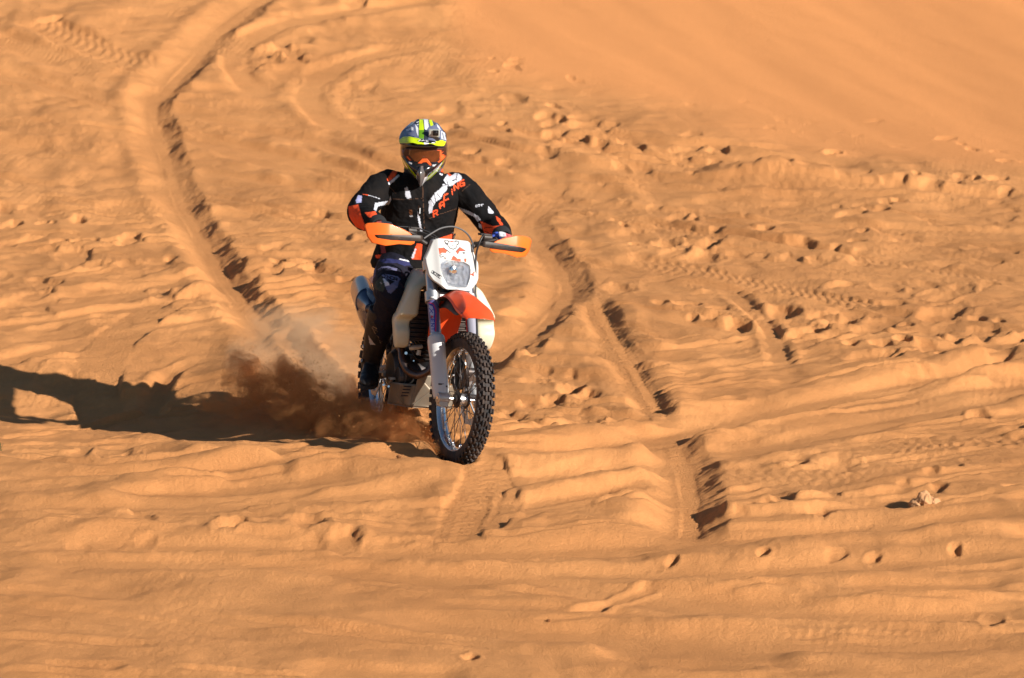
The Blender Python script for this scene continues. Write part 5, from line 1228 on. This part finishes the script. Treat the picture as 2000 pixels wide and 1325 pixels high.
nz_ = [HL(*E_(*p), -.158) for p in [(600, 850), (700, 752), (780, 752), (850, 845), (838, 872), (770, 805), (710, 808), (640, 880), (602, 884)]]
part('goggle_nose_guard', prism([(x, z) for x, z in nz_], .006, (0, 0, 0), (1, 0, 0), (0, 0, 1)) if False else (h2b(np.array([[x, -.158, z] for x, z in nz_] + [[x, -.150, z] for x, z in nz_])), [(0, 1, 7, 8), (1, 2, 5, 6), (1, 6, 7), (2, 3, 4, 5), (9, 17, 16, 10), (10, 15, 14, 11), (10, 16, 15), (11, 14, 13, 12)] + [(i, (i + 1) % 9, (i + 1) % 9 + 9, i + 9) for i in range(9)]), mat('goggle_orange', OG, .45), he, bevel=.001)
# small action camera on the brow
cx, cz = HL(*E_(895, 335), -.17)
CB = np.array([cx, -.165, cz + .0])
def hbox(c, s): v, f = boxm(c, s); return h2b(v), f
def hcyl(a, b, r, n=24):
    v, f = cyl(a, b, r, n); return h2b(v), f
ac = part('action_camera', hbox(CB, (.058, .026, .040)), mat('camera_case', (.42, .43, .40), .25, coat=.5), he, bevel=.004)
part('camera_lens', merge(hbox(CB + [.009, -.015, .004], (.030, .010, .028)), hcyl(CB + [.009, -.012, .004], CB + [.009, -.028, .004], .011), hcyl(CB + [.009, -.026, .004], CB + [.009, -.031, .004], .0075)), mat('camera_black', (.012, .012, .014), .25), he, bevel=.002)
part('camera_mount', merge(hbox(CB + [0, .0, -.026], (.045, .02, .014)), hbox(CB + [.004, .012, -.036], (.05, .045, .008))), m_black, he, bevel=.002)
# ================================================================== small things on the sand
def WPt(px, py, y): d = ray(px, py); t = (y - CAM[1]) / d[1]; return CAM + t * d
# rock: three weathered lumps fused together
rc = G(1806, 992); rz = ground_z(*rc)
def lump(c, r, seed):
    c = np.array(c, float); n = 26; V = []
    for j in range(n + 1):
        v = -math.pi / 2 + math.pi * j / n
        for i in range(n * 2):
            u = math.pi * i / n; d = np.array([_c(u) * _c(v), _s(u) * _c(v), _s(v)]); V.append(d)
    V = np.array(V); k = 1 + .28 * p3(V * 1.6 + seed, seed) + .10 * p3(V * 5 + seed, seed + 3); k = np.round(k * 9) / 9 * .6 + k * .4
    f = [(j * 2 * n + i, j * 2 * n + (i + 1) % (2 * n), (j + 1) * 2 * n + (i + 1) % (2 * n), (j + 1) * 2 * n + i) for j in range(n) for i in range(2 * n)]
    return V * k[:, None] * np.array(r) + c, f
rk = voxelize('rock', merge(lump((-.005, 0, .035), (.042, .05, .058), 1), lump((.042, .01, .016), (.045, .05, .036), 4), lump((-.045, .0, .014), (.038, .045, .034), 7)), .003, 1)
folds(rk, .002, (1, 1, 1), 24, 91)
m_rock = mat('desert_rock', (.55, .29, .14), .9, spec=.1, bump=.3, bscale=60, vary=.15, vscale=18)
ro = obj_from(rk, 'rock', m_rock); ro.location = (rc[0], rc[1], rz - .002); ro.scale = (.95, .9, .85)
tag(ro, 'small lumpy tan rock lying alone on the tracked sand', 'rock')
# a few crumbs of crusted sand broken off the rut walls
for k, (px, py, r) in enumerate([(1071, 1219, .010), (779, 929, .012), (1440, 332, .016), (1418, 336, .011)]):
    c = G(px, py); m = lump((0, 0, 0), (r, r * .8, r * .7), 20 + k)
    o = mesh_from('sand_clod', *m, mat('dark_crust', (.20, .085, .035), .95, spec=.1, bump=.4, bscale=90)); o.location = (c[0], c[1], ground_z(*c) + r * .45)
    tag(o, ['tiny dark clod on the pale foreground sand, right of centre bottom', 'tiny dark clod just in front of the motorcycle shadow', 'larger dark clod at the tip of the rippled mound', 'smaller dark clod beside the rippled mound'][k], 'clod', 'dark clods of crusted sand')
# desert shrub peeping in at the left edge
sc_ = G(-4, 888); sz = ground_z(*sc_); rg = random.Random(3)
shr = empty('desert_shrub', (sc_[0], sc_[1], sz)); tag(shr, 'small green desert shrub at the left edge of the view', 'shrub')
sv = []; lf = []
for k in range(26):
    a = rg.uniform(0, 6.28); h = rg.uniform(.03, .075); rr = rg.uniform(.005, .035); p = np.array([_c(a) * rr, _s(a) * rr, h])
    sv.append(tube([(0, 0, -.005), p * [.4, .4, .6], p], [.0012, .001, .0006], 5, 3))
    for q in range(5):
        b0 = p * (.45 + .13 * q); b1 = b0 + np.array([rg.uniform(-1, 1), rg.uniform(-1, 1), rg.uniform(.2, 1)]) * .010; sd2 = nrm(np.cross(b1 - b0, [rg.uniform(-1, 1), .3, 1])) * .0028; md = (b0 + b1) / 2
        lf.append((np.array([b0, md + sd2, b1, md - sd2]), [(0, 1, 2, 3)]))
o = mesh_from('stems', *merge(*sv), mat('shrub_stem', (.16, .11, .05), .8)); o.parent = shr
o = mesh_from('foliage', *merge(*lf), mat('shrub_leaf', (.07, .10, .03), .6), smooth=False); o.parent = shr

# ================================================================== thrown sand
blobs = [  # px, py, world y, rx, ry, rz, strength
    (838, 885, -.25, .07, .14, .07, 5.), (800, 862, 0.0, .16, .20, .09, 10.), (745, 838, .25, .20, .25, .10, 16.), (790, 815, .35, .12, .2, .07, 6.), (680, 815, .6, .24, .28, .13, 18.), (610, 790, .9, .24, .30, .14, 18.),
    (560, 755, 1.2, .20, .28, .15, 15.), (585, 735, 1.4, .12, .2, .10, 12.), (520, 765, 1.3, .22, .25, .10, 10.), (470, 725, 1.7, .10, .2, .11, 16.), (490, 760, 1.5, .12, .2, .09, 14.), (445, 790, 1.4, .20, .25, .06, 6.),
    (640, 735, 2.0, .26, .4, .16, 1.2), (590, 685, 2.5, .32, .5, .19, .7), (545, 645, 3.0, .26, .5, .18, .55), (680, 690, 2.3, .18, .4, .17, .5), (500, 700, 2.4, .22, .4, .13, .9), (600, 630, 3.2, .22, .5, .12, 1.0)]
bm_ = []; C_ = []
for px, py, y, rx, ry, rz_, st in blobs:
    c = WPt(px, py, y); C_.append(c)
    bm_.append(lathe([(-1, .001), (-.8, .62), (-.4, .93), (0, 1), (.4, .93), (.8, .62), (1, .001)], (0, 0, 0), (0, 0, 1), 20)); v, f = bm_[-1]; bm_[-1] = (v * np.array([rx, ry, rz_]) * 1.25 + c, f)
dm = voxelize('sand_dust', merge(*bm_), .03, 6)
vm = bpy.data.materials.new('airborne_sand'); vm.use_nodes = True; n = vm.node_tree; n.nodes.clear(); lk = n.links.new
out = n.nodes.new('ShaderNodeOutputMaterial'); pv = n.nodes.new('ShaderNodeVolumePrincipled'); lk(pv.outputs[0], out.inputs['Volume'])
pv.inputs['Color'].default_value = (.90, .40, .16, 1); pv.inputs['Anisotropy'].default_value = .1
tc = n.nodes.new('ShaderNodeTexCoord')
def mth(op, a, b_=None, cl=False):
    q = n.nodes.new('ShaderNodeMath'); q.operation = op; q.use_clamp = cl
    for k, x in enumerate((a, b_)):
        if x is None: continue
        if isinstance(x, (int, float)): q.inputs[k].default_value = x
        else: lk(x, q.inputs[k])
    return q.outputs[0]
nzv = n.nodes.new('ShaderNodeTexNoise'); nzv.inputs['Scale'].default_value = 5; nzv.inputs['Detail'].default_value = 4
lk(tc.outputs['Object'], nzv.inputs['Vector'])
va = n.nodes.new('ShaderNodeVectorMath'); va.operation = 'SUBTRACT'; lk(nzv.outputs['Color'], va.inputs[0]); va.inputs[1].default_value = (.5, .5, .5)
vs = n.nodes.new('ShaderNodeVectorMath'); vs.operation = 'SCALE'; lk(va.outputs[0], vs.inputs[0]); vs.inputs['Scale'].default_value = .34
vw = n.nodes.new('ShaderNodeVectorMath'); vw.operation = 'ADD'; lk(tc.outputs['Object'], vw.inputs[0]); lk(vs.outputs[0], vw.inputs[1])
acc = None; hz = None
for (px, py, y, rx, ry, rz_, st), c in zip(blobs, C_):
    a = n.nodes.new('ShaderNodeVectorMath'); a.operation = 'SUBTRACT'; lk(vw.outputs[0], a.inputs[0]); a.inputs[1].default_value = tuple(c)
    b_ = n.nodes.new('ShaderNodeVectorMath'); b_.operation = 'DIVIDE'; lk(a.outputs[0], b_.inputs[0]); b_.inputs[1].default_value = (rx, ry, rz_)
    l = n.nodes.new('ShaderNodeVectorMath'); l.operation = 'LENGTH'; lk(b_.outputs[0], l.inputs[0])
    w1 = mth('SUBTRACT', 1.0, l.outputs['Value'], True); w2 = mth('MULTIPLY', mth('POWER', w1, .8), st)
    if y >= 2.0: hz = w2 if hz is None else mth('MAXIMUM', hz, w2)
    else: acc = w2 if acc is None else mth('MAXIMUM', acc, w2)
n2_ = n.nodes.new('ShaderNodeTexNoise'); n2_.inputs['Scale'].default_value = 13; n2_.inputs['Detail'].default_value = 7; n2_.inputs['Roughness'].default_value = .65
mpp = n.nodes.new('ShaderNodeMapping'); mpp.inputs['Rotation'].default_value = (0, .5, .3); mpp.inputs['Scale'].default_value = (.7, .7, 1.5); lk(vw.outputs[0], mpp.inputs[0]); lk(mpp.outputs[0], n2_.inputs['Vector'])
mrg = n.nodes.new('ShaderNodeMapRange'); mrg.inputs[1].default_value = .43; mrg.inputs[2].default_value = .66; mrg.inputs[4].default_value = 1.7; lk(n2_.outputs[0], mrg.inputs[0])
pl_ = mth('MULTIPLY', mth('MULTIPLY', acc, mrg.outputs[0]), 3.0); hzd = mth('MULTIPLY', mth('MULTIPLY', hz, mth('ADD', mrg.outputs[0], .35)), 3.0)
dens = mth('ADD', pl_, hzd); lk(dens, pv.inputs['Density'])
cmx = n.nodes.new('ShaderNodeMix'); cmx.data_type = 'RGBA'; lk(mth('DIVIDE', pl_, mth('ADD', dens, .001), True), cmx.inputs[0]); cmx.inputs[6].default_value = (.97, .69, .43, 1); cmx.inputs[7].default_value = (.96, .44, .16, 1)  # light put into the tint: haze paler as if sunlit, plume redder as if shaded
lk(cmx.outputs[2], pv.inputs['Color'])
do = bpy.data.objects.new('sand_dust', dm); COL.objects.link(do); dm.materials.clear(); dm.materials.append(vm); do['kind'] = 'stuff'
do['label'] = 'cloud of reddish brown sand dust thrown up behind the rear wheel'; do['category'] = 'dust'
# loose grains flying with it
rg = np.random.RandomState(4); gv = []; gf = []
for (px, py, y, rx, ry, rz_, st), c in zip(blobs, C_):
    if st < 5: continue
    for k in range(int(75 * st)):
        d = rg.randn(3) * .55; p = c + d * [rx, ry, rz_] + [0, 0, .02]
        if p[2] < ground_z(p[0], p[1]): continue
        s = rg.uniform(.0007, .0024); dr = nrm([-.8 + rg.randn() * .3, .4, .5 + rg.randn() * .3]) * s * rg.uniform(1.2, 3)
        q = rg.randn(3, 3) * s * .6; b0 = len(gv)
        gv += [p - dr, p + q[0], p + q[1], p + dr]; gf += [(b0, b0 + 1, b0 + 2), (b0 + 1, b0 + 3, b0 + 2), (b0, b0 + 3, b0 + 1), (b0, b0 + 2, b0 + 3)]
go = mesh_from('sand_spray', gv, gf, mat('flying_grains', (.62, .27, .09), .9), smooth=False); go['kind'] = 'stuff'
go['label'] = 'grains of sand flying off the wheels'; go['category'] = 'sand'
